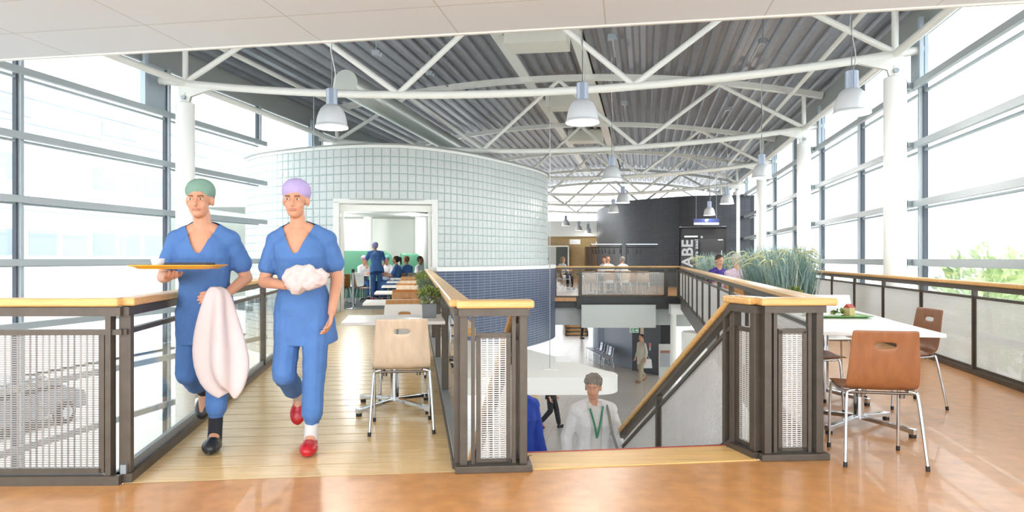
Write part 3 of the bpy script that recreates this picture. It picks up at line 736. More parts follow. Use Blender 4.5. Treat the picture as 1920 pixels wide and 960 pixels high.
# ------------------------------------------------------------------ pendant lamps
LAMPA = mat('lamp_aluminium', (232, 234, 236), .3, .25)
lampg = mat('lamp_inside', (255, 251, 240), .5, emit=3.0)
def make_lamp():
    r = thing('pendant_lamp', '-', 'pendant lamp', world=False)
    m = MB(); prof = [(.075, .335), (.11, .325), (.155, .28), (.19, .21), (.212, .13), (.222, .06), (.226, .035), (.236, .03), (.238, .004), (.232, .002), (.224, .03), (.215, .09), (.19, .18), (.15, .26), (.07, .31)]
    m.lathe(prof, n=32); m.build('shade', LAMPA, r)
    m = MB(); n = 40; rings = []
    for zz in (.325, .33, .565, .57):
        rings.append([V(((.082 if k % 2 else .072) * (1 if .328 < zz < .567 else .8) * math.cos(2 * PI * k / n), (.082 if k % 2 else .072) * (1 if .328 < zz < .567 else .8) * math.sin(2 * PI * k / n), zz)) for k in range(n)])
    m.loft(rings, smooth=False); m.add(rings[-1], [tuple(range(n))]); m.build('ribbed_housing', mat('lamp_housing', (170, 178, 192), .35, .5), r)
    m = MB(); m.lathe([(.001, .075), (.12, .07), (.19, .06), (.205, .05)], n=24); m.build('light_disc', lampg, r)
    return r
lamp0 = make_lamp(); first = True
LP = [(622, 9.95, 'pendant lamp hanging near the left column'), (1092, 9.6, 'large pendant lamp hanging in the middle of the hall nearest the camera'), (1597, 9.0, 'large pendant lamp hanging in front of the nearest right column'),
      (1428, 16.2, 'pendant lamp hanging beside the second right column'), (1147, 16.5, 'second pendant lamp of the middle row'), (1168, 23.4, 'third pendant lamp of the middle row, before the charcoal brick wall'),
      (1363, 23.8, 'third pendant lamp of the right row, before the charcoal brick wall'), (1330, 30.6 - 3.2, 'small pendant lamp right above the blue number sign'), (1150, 28.4, 'small pendant lamp at the curved edge of the charcoal brick wall'),
      (1061, 38, 'first of three far pendant lamps before the white fascia'), (1085, 41, 'middle of three far pendant lamps before the white fascia'), (1103, 41.2, 'last of three far pendant lamps before the white fascia')]
LZ = {7: 404, 9: 423.5, 10: 432, 11: 437.5}
for i, (u, Y, lb) in enumerate(LP):
    p = at(u, H0 - F * 1.9 / Y, Y)
    if i in LZ: p = at(u, LZ[i], Y)
    o = lamp0 if i == 0 else dup(lamp0, p)
    o.location = p; o['label'] = lb; o['group'] = 'aluminium pendant lamps'
    ht = zarc(hallt(p)) + .17 - p.z
    m = MB(); m.tube([(0, 0, .57), (0, 0, ht)], .006, 6); w_ = m.build('wire', GREYM); w_.parent = o
    m = MB(); m.tube(catmull([(.02, 0, .57), (.05, 0, .8), (-.02, 0, 1.2), (.03, 0, 1.5), (.0, 0, 1.9), (.0, 0, ht)], 6), .007, 6); w_ = m.build('cable', WHITE); w_.parent = o
    la = bpy.data.lights.new('pendant_light', 'POINT'); la.energy = 45 if i < 7 else 2.5; la.color = (1, .96, .9); la.shadow_soft_size = .12
    lo = bpy.data.objects.new('pendant_light', la); COL.objects.link(lo); lo.location = p + V((0, 0, -.02))
# spiral duct
a, b = at(648, 155, 13.6), None
d = V((KH, 1, 0)).normalized(); b = a + d * 17
dt = thing('ventilation_duct', 'round spiral ventilation duct hanging under the roof on the left', 'duct', a)
m = MB(); pts = [a + d * (.075 * k) for k in range(227)]; m.tube(pts, [.262 if k % 2 else .256 for k in range(227)], 24, False); m.build('duct_body', mat('duct_zinc', (196, 200, 196), .32, .7), dt)
m = MB(); m.tube([a - d * .02, a], [.255, .258], 24); m.build('end_cap', mat('duct_cap', (206, 212, 206), .5), dt)
# light track with spots under the deck, hanging wires
for k, (u, v, Y) in enumerate(((1147, 70, 12.0), (1430, 78, 12.5), (1170, 193, 17.5), (1365, 204, 17.8), (705, 100, 12.0), (805, 138, 15.0))):
    p = at(u, v, Y); r = thing('track_light', ['small clamp lamp on the roof rail right of the ridge', 'small clamp lamp high under the right half of the roof', 'second clamp lamp right of the ridge, farther back', 'second clamp lamp under the right half of the roof, farther back', 'small clamp lamp high under the left half of the roof', 'second clamp lamp under the left half of the roof'][k], 'track light', p, 'clamp lamps under the roof')
    m = MB(); m.box(p, (.14, .1, .09)); m.tube([p + V((.02, 0, 0)), p + V((.09, -.02, -.03))], .04, 10); m.build('head', GREYM, r)
    m = MB(); m.tube([p + V((0, 0, .04)), V((p.x, p.y, max(p.z + .3, 5.9)))], .01, 6); m.build('rod', GREYM, r)
    m = MB(); m.bar(p + V((0, .0, .07)), p + AV * 1.4 + V((0, 0, .07)), .03, .03); m.build('rail', GREYM, r)
for nm, p, q in (('thin steel cable dropping from the first truss to beside the bridge', hall(.205, 0, 4.2), None), ('thin steel cable carrying the white canopy', None, None)):
    if q is None and p is not None: q = V((p.x, p.y, LOW))
    else: q = at(1031, 701, 11.9); p = V((q.x, q.y, zbot(.5)))
    m = MB(); m.tube([q, p], .007, 6); tag(m.build('steel_cable', GREYM), nm, 'cable')

# ------------------------------------------------------------------ chairs and tables
OAK = wood('shell_oak', (190, 140, 88), .38, (30, 30, 4), .85); ORANGE = wood('shell_orange_wood', (186, 118, 62), .4, (30, 30, 4), .88)
WALNUT = wood('shell_brown_beech', (146, 94, 58), .4, (30, 30, 4), .88); CREAM = wood('shell_pale_beech', (218, 198, 172), .4, (30, 30, 4), .94)
WSH = mat('shell_white', (232, 230, 224), .35)
def make_chair():
    r = thing('cafe_chair', '-', 'chair', world=False)
    prof = [(-.262, .822), (-.258, .80), (-.248, .748), (-.243, .716), (-.236, .66), (-.222, .58), (-.208, .52), (-.185, .475), (-.14, .452), (-.05, .44), (.06, .436), (.15, .444), (.20, .448), (.222, .44)]
    xs = [-1, -.86, -.55, -.31, 0, .31, .55, .86, 1]
    def hw(z, y): return .183 + .022 * max(0, min(1, (.82 - z) / .3)) if y < -.18 else .205
    m = MB(); nx = len(xs); vs = []
    for (y, zz) in prof:
        for x in xs: vs.append((x * hw(zz, y), y - .016 * (x * x - .3) * (1 if zz > .5 else 0) * -1, zz + (.006 * x * x if zz < .5 else 0)))
    fs = []
    for i in range(len(prof) - 1):
        for k in range(nx - 1):
            if i == 2 and k in (3, 4): continue
            fs.append((i * nx + k, i * nx + k + 1, (i + 1) * nx + k + 1, (i + 1) * nx + k))
    m.add(vs, fs, True)
    o = m.build('seat_shell', OAK, r)
    md = o.modifiers.new('ply', 'SOLIDIFY'); md.thickness = .012; md.offset = 0
    md = o.modifiers.new('round', 'SUBSURF'); md.levels = 2; md.render_levels = 2
    for sx in (-1, 1):
        m = MB(); m.tube(catmull([(sx * .15, -.165, .448), (sx * .185, -.17, .44), (sx * .20, -.185, .40), (sx * .225, -.255, .02)], 6), .0095, 8); lg = m.build('leg', CHROME, r)
        m = MB(); m.tube([(sx * .2245, -.253, .03), (sx * .2255, -.256, 0)], .0125, 8); m.build('foot_cap', BLACK, lg)
        m = MB(); m.tube(catmull([(sx * .192, -.16, .438), (sx * .198, 0, .425), (sx * .20, .12, .43), (sx * .205, .165, .40), (sx * .21, .19, .02)], 6), .0095, 8); lg = m.build('leg', CHROME, r)
        m = MB(); m.tube([(sx * .2098, .19, .03), (sx * .21, .19, 0)], .0125, 8); m.build('foot_cap', BLACK, lg)
    m = MB(); m.tube([(-.19, -.168, .436), (.19, -.168, .436)], .009, 8); m.tube([(-.19, .10, .424), (.19, .10, .424)], .009, 8)
    for sx in (-.12, .12): m.cyl((sx, -.15), .016, .405, .44, 10)
    m.build('seat_frame', mat('dark_chrome', (120, 112, 104), .25, .9), r)
    return r
chair0 = make_chair(); used = [False]
def chair(x, y, rz, mt, label, group):
    if not used[0]:
        used[0] = True; o = chair0; o.location = (x, y, 0); o.rotation_euler = (0, 0, rz); o['label'] = label; o['group'] = group
        for c in o.children:
            if c.name.startswith('seat_shell'): c.material_slots[0].link = 'OBJECT'; c.material_slots[0].material = mt
        return o
    return dup(chair0, (x, y, 0), rz, label, group, {'seat_shell': mt})
TOP = mat('white_laminate', (240, 239, 235), .3)
def make_table(w_, d_, name='cafe_table'):
    r = thing(name, '-', 'table', world=False)
    m = MB(); m.box((0, 0, .737), (w_, d_, .026)); m.build('table_top', TOP, r, bevel=.004)
    m = MB(); m.cyl((0, 0), .036, .06, .725, 20); m.build('column', CHROME, r)
    m = MB()
    for k in range(4):
        a = PI / 4 + k * PI / 2; e = V((math.cos(a), math.sin(a), 0)); m.bar(e * .02 + V((0, 0, .075)), e * .38 + V((0, 0, .045)), .042, .03)
        m.box(e * .385 + V((0, 0, .042)), (.045, .045, .04), Matrix.Rotation(a, 3, 'Z'))
    b = m.build('cross_base', CHROME, r, bevel=.004)
    for k in range(4):
        a = PI / 4 + k * PI / 2; m = MB(); m.cyl((.385 * math.cos(a), .385 * math.sin(a)), .024, 0, .022, 12); m.build('foot', BLACK, b)
    return r
RB = math.atan(.155)                    # tables stand square to the bridge
t0 = make_table(.81, .70)
names = ['nearest', 'second', 'third', 'fourth', 'fifth', 'sixth']
def bt(i): Y = 5.72 + 2.28 * i; return V((-.985 - .145 * (Y - 5.72), Y, 0))
for i in range(6):
    p = bt(i); o = t0 if i == 0 else dup(t0, p)
    o.location = p; o.rotation_euler = (0, 0, RB); o['label'] = '%s white cafe table from the camera in the row along the bridge' % names[i]; o['group'] = 'white tables along the bridge'
dirc = V((-.15, 1, 0)).normalized(); dird = V((1, .15, 0)).normalized()
CH = [(0, -1, CREAM, 'pale beech chair with its back to the camera at the nearest bridge table'), (0, 1, WSH, 'white chair tucked in behind the nearest bridge table'),
      (1, -1, OAK, 'oak chair with its back to the camera at the second bridge table'), (1, 1, OAK, 'oak chair on the far side of the second bridge table'),
      (2, -1, ORANGE, 'orange wood chair in front of the third bridge table'), (2, 1, CREAM, 'pale chair behind the third bridge table'),
      (3, -1, ORANGE, 'orange wood chair in front of the fourth bridge table'), (3, 1, CREAM, 'pale chair behind the fourth bridge table'),
      (4, -1, ORANGE, 'orange wood chair in front of the fifth bridge table'), (4, 1, OAK, 'oak chair behind the fifth bridge table'), (5, -1, OAK, 'oak chair in front of the sixth bridge table')]
for i, s, mt, lb in CH:
    p = bt(i) + dirc * (s * (.66 if s < 0 else .42)) + dird * ((.07 if i == 0 else .05) if s < 0 else .08)
    chair(p.x, p.y, RB if s < 0 else RB + PI, mt, lb, 'chairs along the bridge')
# potted plants on the bridge tables
LEAF = [mat('leaf_green', (104, 126, 62), .5), mat('leaf_yellow_green', (150, 160, 78), .5), mat('leaf_grey_green', (112, 132, 104), .5)]
POT = mat('zinc_pot', (120, 124, 126), .5, .3); SOIL = mat('soil', (60, 48, 38), .9)
def leafball(c, r, n, size, mats, seed, up=.5):
    random.seed(seed); m = MB()
    for k in range(n):
        d = V((random.gauss(0, 1), random.gauss(0, 1), random.gauss(0, 1))).normalized(); d.z = abs(d.z) if random.random() < up else d.z
        p = c + V((d.x * r[0], d.y * r[1], d.z * r[2])) * random.uniform(.45, 1.05)
        t = (d + V((random.uniform(-.6, .6), random.uniform(-.6, .6), random.uniform(-.2, .8)))).normalized(); s_ = t.orthogonal().normalized(); s_ = Matrix.Rotation(random.uniform(0, 6.28), 3, t) @ s_; nrm = t.cross(s_)
        l = size * random.uniform(.7, 1.2); w_ = l * .32
        m.add([p, p + t * l * .5 + s_ * w_ + nrm * l * .08, p + t * l, p + t * l * .5 - s_ * w_ + nrm * l * .08], [(0, 1, 2, 3)], False, random.choice((0, 0, 1)))
    return m
def plant(p, seed, mats, label, n=260, size=.034):
    r = thing('potted_plant', label, 'plant', p, 'potted plants on the bridge tables'); r.location = p
    m = MB(); s = .06; zz = lambda h: V((0, 0, h)); R = Matrix.Rotation(RB, 3, 'Z')
    lo = [p + R @ V((x * s * .94, y * s * .94, 0)) for x, y in ((-1, -1), (1, -1), (1, 1), (-1, 1))]; hi = [p + R @ V((x * s, y * s, .118)) for x, y in ((-1, -1), (1, -1), (1, 1), (-1, 1))]
    m.hexa(lo + hi); m.build('square_pot', POT, r, bevel=.003)
    m = leafball(p + zz(.18), V((.092, .092, .075)), n, size, mats, seed); f = m.build('foliage', mats, r)
    random.seed(seed); m = MB()
    for k in range(7):
        a = random.uniform(0, 6.28); m.tube([p + zz(.118), p + V((.03 * math.cos(a), .03 * math.sin(a), .15)), p + V((.06 * math.cos(a), .06 * math.sin(a), .2))], .0025, 5)
    m.build('stem', mat('stem_brown', (92, 84, 52), .7), r)
    return r
PLB = ['leafy plant in a grey square pot on the nearest bridge table', 'fine grey-green plant in a grey pot on the second bridge table', 'yellow-green plant in a grey pot on the third bridge table', 'bushy plant in a grey pot on the fourth bridge table']
for i in range(4):
    p = bt(i) + dird * .29 + dirc * (.03) + V((0, 0, .75))
    plant(p, 11 + i, [LEAF[0], LEAF[1]] if i != 1 else [LEAF[2], LEAF[0]], PLB[i], n=(420, 420, 260, 260)[i], size=(.030, .022, .034, .03)[i])
# tables and chairs on the right
RG = -math.atan(.2)
t2 = make_table(.80, 1.0, 'dining_table'); T2 = [V((2.58, 5.08, 0)), V((2.80, 6.12, 0))]
for i, p in enumerate(T2):
    o = t2 if i == 0 else dup(t2, p); o.location = p; o.rotation_euler = (0, 0, RG); o['label'] = ['white table with the brown chair in front of it, beside the railing end', 'white table carrying the green tray'][i]; o['group'] = 'white tables on the right gallery'
chair(2.27, 4.30, RG, WALNUT, 'brown beech chair with its back to the camera at the right gallery table', 'chairs on the right gallery')
chair(3.33, 5.85, RG + PI / 2 + .2, WALNUT, 'brown beech chair at the window side of the table with the green tray', 'chairs on the right gallery')
chair(2.50, 5.72, RG - PI / 2 + .1, WALNUT, 'dark brown chair pushed in on the rail side of the table with the tray', 'chairs on the right gallery')
chair(3.22, 7.02, RG + PI, WSH, 'white chair behind the table with the green tray', 'chairs on the right gallery')
# tray with food
TG = mat('green_tray', (120, 172, 92), .4); c = V((2.79, 5.86, .751)); R = Matrix.Rotation(RG * .3, 3, 'Z')
tr = thing('serving_tray', 'green serving tray with leftovers on the white table', 'tray', c)
m = MB(); rings = []
def rrect(w_, d_, r_, zz, n=6):
    out = []
    for cx, cy, a0 in ((w_ - r_, d_ - r_, 0), (-w_ + r_, d_ - r_, 90), (-w_ + r_, -d_ + r_, 180), (w_ - r_, -d_ + r_, 270)):
        for k in range(n + 1): a = math.radians(a0 + 90 * k / n); out.append(c + R @ V((cx + r_ * math.cos(a), cy + r_ * math.sin(a), zz)))
    return out
rings = [rrect(.20, .15, .05, 0), rrect(.235, .185, .06, .018), rrect(.245, .195, .06, .018), rrect(.24, .19, .06, .012), rrect(.20, .15, .05, .005)]
m.loft(rings); m.add(rings[0], [tuple(range(28))[::-1]]); m.add(rings[-1], [tuple(range(28))]); m.build('tray_body', TG, tr)
pc = c + V((.12, .03, .006)); bx = thing('drink_carton', 'small red and cream drink carton on the green tray', 'carton', pc)
m = MB(); q = Matrix.Rotation(.4, 3, 'Z'); m.box(pc + V((0, 0, .034)), (.065, .065, .068), q); m.build('carton_body', mat('carton_cream', (216, 196, 140), .5), bx)
m = MB(); P = [pc + q @ V(x) for x in ((-.033, -.033, .068), (.033, -.033, .068), (.033, .033, .068), (-.033, .033, .068), (-.033, 0, .10), (.033, 0, .10))]
m.add(P, [(0, 1, 5, 4), (2, 3, 4, 5), (1, 2, 5), (3, 0, 4)]); m.build('gable_top', mat('carton_red', (190, 66, 52), .5), bx)
m = MB(); m.lathe([(.001, .0), (.055, .0), (.075, .012), (.07, .012), (.05, .004), (.001, .003)], c + V((-.09, -.02, .006)), 20); tag(m.build('saucer', mat('porcelain', (240, 240, 238), .2)), 'white saucer on the left half of the green tray', 'plate')
m = leafball(c + V((.05, .06, .02)), V((.05, .04, .02)), 30, .04, LEAF, 5); tag(m.build('salad_leaves', LEAF), 'small heap of green salad leaves on the green tray', 'salad')['kind'] = 'stuff'
m = MB(); p = V((2.98, 6.35, .751)); m.add([p + V((-.2, -.04, 0)), p + V((.16, -.06, 0)), p + V((.16, -.0, .16)), p + V((-.2, .02, .16)), p + V((-.2, .08, 0)), p + V((.16, .06, 0))], [(0, 1, 2, 3), (3, 2, 5, 4)]); tag(m.build('menu_card', mat('card_white', (236, 238, 238), .6)), 'white folded card standing on the table behind the tray', 'card')
# backpack on the floor by the chair
bp = thing('shopping_bag', 'teal bag with a red edge standing under the gallery table', 'bag', (2.62, 6.55, 0)); m = MB(); m.hexa([(2.5, 6.45, .0), (2.74, 6.45, 0), (2.74, 6.62, 0), (2.5, 6.62, 0), (2.52, 6.48, .34), (2.72, 6.48, .34), (2.72, 6.6, .34), (2.52, 6.6, .34)]); m.build('bag_body', mat('teal_cloth', (40, 150, 150), .7), bp, bevel=.02)
m = MB(); m.bar((2.5, 6.447, .02), (2.74, 6.447, .02), .01, .05); m.build('edge_strip', mat('bag_red', (190, 40, 50), .6), bp)
# queue barrier post
sp = at(662, H0, 16.9); sp.z = 0
r = thing('barrier_post', 'slim steel barrier post standing at the end of the bridge', 'barrier post', sp)
m = MB(); m.lathe([(.001, 0), (.17, 0), (.17, .012), (.15, .02), (.04, .03), (.033, .04)], sp, 24); m.build('base', CHROME, r)
m = MB(); m.cyl(sp, .032, .03, .9, 16); m.build('pole', CHROME, r); m = MB(); m.cyl(sp, .038, .9, .985, 16); m.build('belt_head', BLACK, r)

# ------------------------------------------------------------------ furniture in the drum
GRN = mat('green_upholstery', (92, 152, 122), .6)
def booth(p, q, h, label):
    r = thing('bench', label, 'bench', p, 'green high-backed benches in the drum'); d = (q - p).normalized(); n = V((-d.y, d.x, 0)); m = MB()
    rings = []
    L = (q - p).length
    pts = [(0, 0), (L - .25, 0), (L - .08, .0), (L, .0)]
    prof = [(0, .02), (.0, h - .06), (.03, h - .01), (.08, h), (.14, h - .02), (.16, h - .08), (.22, .45), (.25, .02)]
    for i, (s, _) in enumerate(pts):
        k = 1 if i < 2 else (.93 if i == 2 else .80)
        rings.append([p + d * s + n * y + V((0, 0, zz * k)) for y, zz in prof])
    m.loft(rings, closed=False); m.add(rings[0], [tuple(range(8))]); m.add(rings[-1], [tuple(range(8))[::-1]]); m.build('back', GRN, r)
    m = MB(); a, b = p + d * .05 - n * .28, q - d * .1 - n * .28; m.bar(a + V((0, 0, .40)), b + V((0, 0, .40)), .56, .12); m.build('seat', GRN, r, bevel=.03)
    m = MB(); m.bar(a + V((0, 0, .17)), b + V((0, 0, .17)), .45, .34); m.build('plinth', mat('green_plinth', (78, 128, 104), .7), r)
booth(at(634, H0, 21.6) * V((1, 1, 0)).x if False else V((at(630, H0, 21.9).x, 21.9, 0)), V((at(738, H0, 22.8).x, 22.8, 0)), 1.50, 'left green high-backed bench seen through the drum doorway')
booth(V((at(753, H0, 22.7).x, 22.7, 0)), V((at(795, H0, 23.1).x, 23.1, 0)), 1.42, 'right green high-backed bench seen through the drum doorway')
t3 = dup(t2, V((at(695, H0, 20.6).x, 20.6, 0)), RB, 'white table with seated people in front of the green bench', 'white tables in the drum')
t4 = dup(t2, V((at(760, H0, 20.9).x, 20.9, 0)), RB, 'white table in the drum partly hidden by the planted bridge tables', 'white tables in the drum')
chair(at(678, H0, 18.6).x, 18.6, RB - 1.2, OAK, 'oak chair turned sideways beside the steel barrier post', 'chairs in the drum')
chair(at(640, H0, 18.9).x, 18.9, RB + .3, ORANGE, 'orange wood chair left of the steel barrier post', 'chairs in the drum')
chair(at(666, H0, 19.7).x, 19.7, RB + 2.9, WSH, 'white chair behind the steel barrier post', 'chairs in the drum')

# ------------------------------------------------------------------ far walkway: coat racks, tables, chairs
for k, (ua_, ub_) in enumerate(((1108, 1165), (1174, 1232))):
    a, b = at(ua_, H0, 24.2), at(ub_, H0, 24.2); a.z = b.z = 0
    r = thing('coat_rack', ['left coat rack of black tube full of empty hangers', 'right coat rack of black tube with few hangers'][k], 'coat rack', a, 'coat racks behind the far railing')
    for p in (a, b):
        m = MB(); m.bar(p, p + V((0, 0, 1.76)), .03, .03, up=(0, 1, 0)); m.build('upright', BLACK, r)
        m = MB(); m.bar(p + V((0, -.25, .02)), p + V((0, .25, .02)), .04, .04); m.build('foot', BLACK, r)
    m = MB(); m.bar(a + V((0, 0, 1.75)), b + V((0, 0, 1.75)), .26, .03); m.build('shelf', ALU, r)
    m = MB(); m.tube([a + V((0, 0, 1.64)), b + V((0, 0, 1.64))], .012, 8); m.build('rod', BLACK, r)
    for j, t in enumerate((.05, .15, .25, .36, .46, .6, .76, .96) if k == 0 else (.05, .34, .44)):
        p = a.lerp(b, t) + V((0, 0, 1.64)); m = MB(); m.tube([p, p + V((0, 0, -.07))], .008, 6); w_ = .05
        for s in (-1, 1): m.tube([p + V((0, 0, -.07)), p + V((s * w_, .12 * s, -.22))], .012, 6)
        m.tube([p + V((-w_, -.12, -.22)), p + V((w_, .12, -.22))], .008, 6)
        tag(m.build('coat_hanger', BLACK), ['black coat hanger on the left coat rack', 'black coat hanger on the right coat rack'][k], 'coat hanger', 'hangers on the %s rack' % ('left' if k == 0 else 'right'))
for k, (u, Y, lb) in enumerate(((1120, 23.9, 'left white table behind the far railing'), (1158, 24.9, 'white table of the two men behind the far railing'), (1215, 24.6, 'right white table behind the far railing'))):
    dup(t2, V((at(u, H0, Y).x, Y, 0)), RG, lb, 'white tables on the far walkway')
for k, (u, Y, rz, mt, lb) in enumerate(((1107, 23.2, 0, CREAM, 'pale chair at the left table behind the far railing'), (1190, 23.4, .2, OAK, 'oak chair right of the two men behind the far railing'), (1206, 23.2, 0, CREAM, 'pale chair nearest the right end of the far railing'))):
    chair(at(u, H0, Y).x, Y, RG + rz, mt, lb, 'chairs on the far walkway')
# bar table with stools left of the far railing
p = V((at(1062, H0, 26).x, 26, 0)); r = thing('bar_table', 'long white table at the left end of the far walkway', 'table', p)
m = MB(); m.box(p + V((0, 0, .88)), (1.3, .6, .04)); m.build('table_top', TOP, r)
for s in (-.5, .5): m = MB(); m.cyl(p + V((s, 0, 0)), .04, 0, .86, 12); m.build('leg', BLACK, r)
for k in range(3):
    q = p + V((-.5 + .5 * k, -.55, 0)); r = thing('bar_stool', ['left', 'middle', 'right'][k] + ' of three bar stools at the long white table on the far walkway', 'bar stool', q, 'bar stools on the far walkway')
    m = MB(); m.lathe([(.001, .64), (.16, .64), (.17, .66), (.16, .69), (.001, .69)], q, 16); m.build('seat', BLACK, r)
    for j in range(4): a = PI / 4 + j * PI / 2; e = V((math.cos(a), math.sin(a), 0)); m = MB(); m.tube([q + e * .09 + V((0, 0, .64)), q + e * .21], .011, 6); m.build('leg', CHROME, r)
    m = MB(); m.tube([q + V((.17 * math.cos(2 * PI * j / 16), .17 * math.sin(2 * PI * j / 16), .26)) for j in range(17)], .008, 6); m.build('foot_ring', CHROME, r)

# ------------------------------------------------------------------ planters with ornamental grass, tables by the void rail
def planter(p, q, wd, hb, hg, n, nh, label, seed):
    r = thing('grass_planter', label, 'planter', p, 'planters of ornamental grass'); d = (q - p).normalized(); L = (q - p).length; s = V((d.y, -d.x, 0)); random.seed(seed)
    m = MB(); m.bar(p + V((0, 0, hb / 2)), q + V((0, 0, hb / 2)), wd, hb); m.build('box', mat('dark_planter', (70, 74, 78), .5), r, bevel=.01)
    g1, g2, g3 = mat('grass_blue_green', (126, 156, 158), .6), mat('grass_green', (96, 132, 108), .6), mat('grass_pale', (186, 204, 198), .6)
    m = MB()
    for k in range(n):
        b = p + d * random.uniform(0, L) + s * random.uniform(-.42, .42) * wd + V((0, 0, hb)); a = random.uniform(0, 6.28); e = V((math.cos(a), math.sin(a), 0)); h = hg * random.uniform(.55, 1.08); le = random.uniform(.05, .42) * h
        w_ = V((-e.y, e.x, 0)) * random.uniform(.003, .006); pr = []
        for t in (0, .4, .75, 1): pr.append(b + e * le * t * t + V((0, 0, h * (t - .16 * t ** 3 * (le / h)))))
        ws = (1, 1, .7, .12); vs = []
        for c_, ww in zip(pr, ws): vs += [c_ - w_ * ww, c_ + w_ * ww]
        m.add(vs, [(0, 1, 3, 2), (2, 3, 5, 4), (4, 5, 7, 6)], False, random.choice((0, 0, 1, 2)))
    m.build('grass_blades', [g1, g2, g3], r, kind='stuff')
    m = MB()
    for k in range(nh):
        b = p + d * random.uniform(0, L) + s * random.uniform(-.5, .5) * wd + V((0, 0, hb)); a = random.uniform(0, 6.28); e = V((math.cos(a), math.sin(a), 0)); h = hg * random.uniform(.72, .98)
        P = [b + e * .06 + V((0, 0, h * .5)), b + e * .13 + V((0, 0, h * .85)), b + e * .21 + V((0, 0, h * .97)), b + e * .30 + V((0, 0, h * .96)), b + e * .40 + V((0, 0, h * .88))]
        P = catmull(P, 3); rr = [.002] * 5 + [.003, .007, .009, .010, .009, .008, .005, .002]; m.tube(P, rr[:len(P)], 6)
    m.build('seed_heads', mat('seed_head', (190, 192, 146), .7), r, kind='stuff')
def gl(x0, Y): return V((x0 + .17 * Y, Y, 0))
planter(gl(2.14, 8.55), gl(2.14, 11.35), .50, .42, 1.0, 4200, 120, 'long planter of tall bluish grass nearest the gallery tables', 3)
planter(gl(2.2, 15.2), gl(2.2, 18.6), .9, .42, .95, 2600, 60, 'farther planter of tall grass behind the man in purple', 8)
t6 = make_table(.5, .8, 'rail_table'); t6.location = (2.82, 7.35, 0); t6.rotation_euler = (0, 0, RG); t6['label'] = 'small table behind the gallery tables carrying a round grey bowl'; t6['group'] = 'tables along the void rail'
t5 = [dup(t6, V((3.04, 8.35, 0)), RG, 'table with a round pot beside the long planter', 'tables along the void rail'), dup(t6, V((4.02, 13.25, 0)), RG, 'table between the man in purple and the grey-haired woman', 'tables along the void rail')]
for k, (u, v, Y, lb) in enumerate(((1491, 592, 7.3, 'round grey bowl planter seen through the railing end'), (1421, 551, 8.25, 'round grey pot with a small leafy plant on the rail-side table'))):
    p = at(u, v, Y); p.z = .75; r = thing('potted_plant', lb, 'plant', p, 'round pots by the void rail')
    m = MB(); m.lathe([(.001, 0), (.06, 0), (.085, .05), (.09, .09), (.082, .09), (.001, .08)], p, 20); m.build('round_pot', mat('dark_pot', (92, 96, 102), .4), r)
    m = leafball(p + V((0, 0, .12)), V((.06, .06, .06)), 60, .05, LEAF, 30 + k); m.build('foliage', [LEAF[0], LEAF[1]], r)

# ------------------------------------------------------------------ people
SKIN = mat('skin', (206, 152, 122), .5, vary=.05, vscale=14); SKIND = mat('skin_deep', (150, 104, 78), .5)
SCRUB = mat('scrub_blue', (76, 118, 178), .8, vary=.1, vscale=7, bump=.4, bscale=9)
CLOTHW = mat('white_cloth', (222, 222, 224), .8, vary=.03, vscale=6, bump=.4, bscale=10)
def remesh(mb, name, mats, voxel, it=4, wrinkle=0.0, ws=9.0, cut=None):
    tmp = bpy.data.objects.new('tmp', mb.mesh('tmp', mats)); COL.objects.link(tmp)
    md = tmp.modifiers.new('r', 'REMESH'); md.mode = 'VOXEL'; md.voxel_size = voxel; md.use_smooth_shade = True
    md = tmp.modifiers.new('s', 'SMOOTH'); md.factor = .5; md.iterations = it
    bpy.context.view_layer.update()
    me = bpy.data.meshes.new_from_object(tmp.evaluated_get(bpy.context.evaluated_depsgraph_get()))
    old = tmp.data; bpy.data.objects.remove(tmp); bpy.data.meshes.remove(old)
    if wrinkle:
        nn_ = [v.normal.copy() for v in me.vertices]
        for v, n in zip(me.vertices, nn_):
            c = v.co; v.co = c + n * wrinkle * (noise.noise(V((c.x * ws, c.y * ws, c.z * ws * .55))) + .5 * noise.noise(c * ws * 2.3))
    if cut:
        import bmesh
        bm = bmesh.new(); bm.from_mesh(me); bmesh.ops.delete(bm, geom=[v for v in bm.verts if cut(v.co)], context='VERTS')
        bv = [v for v in bm.verts if v.is_boundary]
        for _ in range(8):
            nw = [(v, (v.co + sum((e.other_vert(v).co for e in v.link_edges if e.is_boundary), V((0, 0, 0))) ) / (1 + sum(1 for e in v.link_edges if e.is_boundary))) for v in bv]
            for v, c in nw: v.co = c
        bm.to_mesh(me); bm.free()
    me.polygons.foreach_set('use_smooth', [True] * len(me.polygons)); me.name = name; me.update()
    me.materials.clear()
    for m_ in (mats if isinstance(mats, (list, tuple)) else [mats]): me.materials.append(m_)
    return me
def mobj(name, me, parent=None, label=None):
    o = bpy.data.objects.new(name, me); COL.objects.link(o)
    if parent: o.parent = parent
    if label: o['label'] = label
    return o
def lerp(a, b, t): return V(a).lerp(V(b), t)
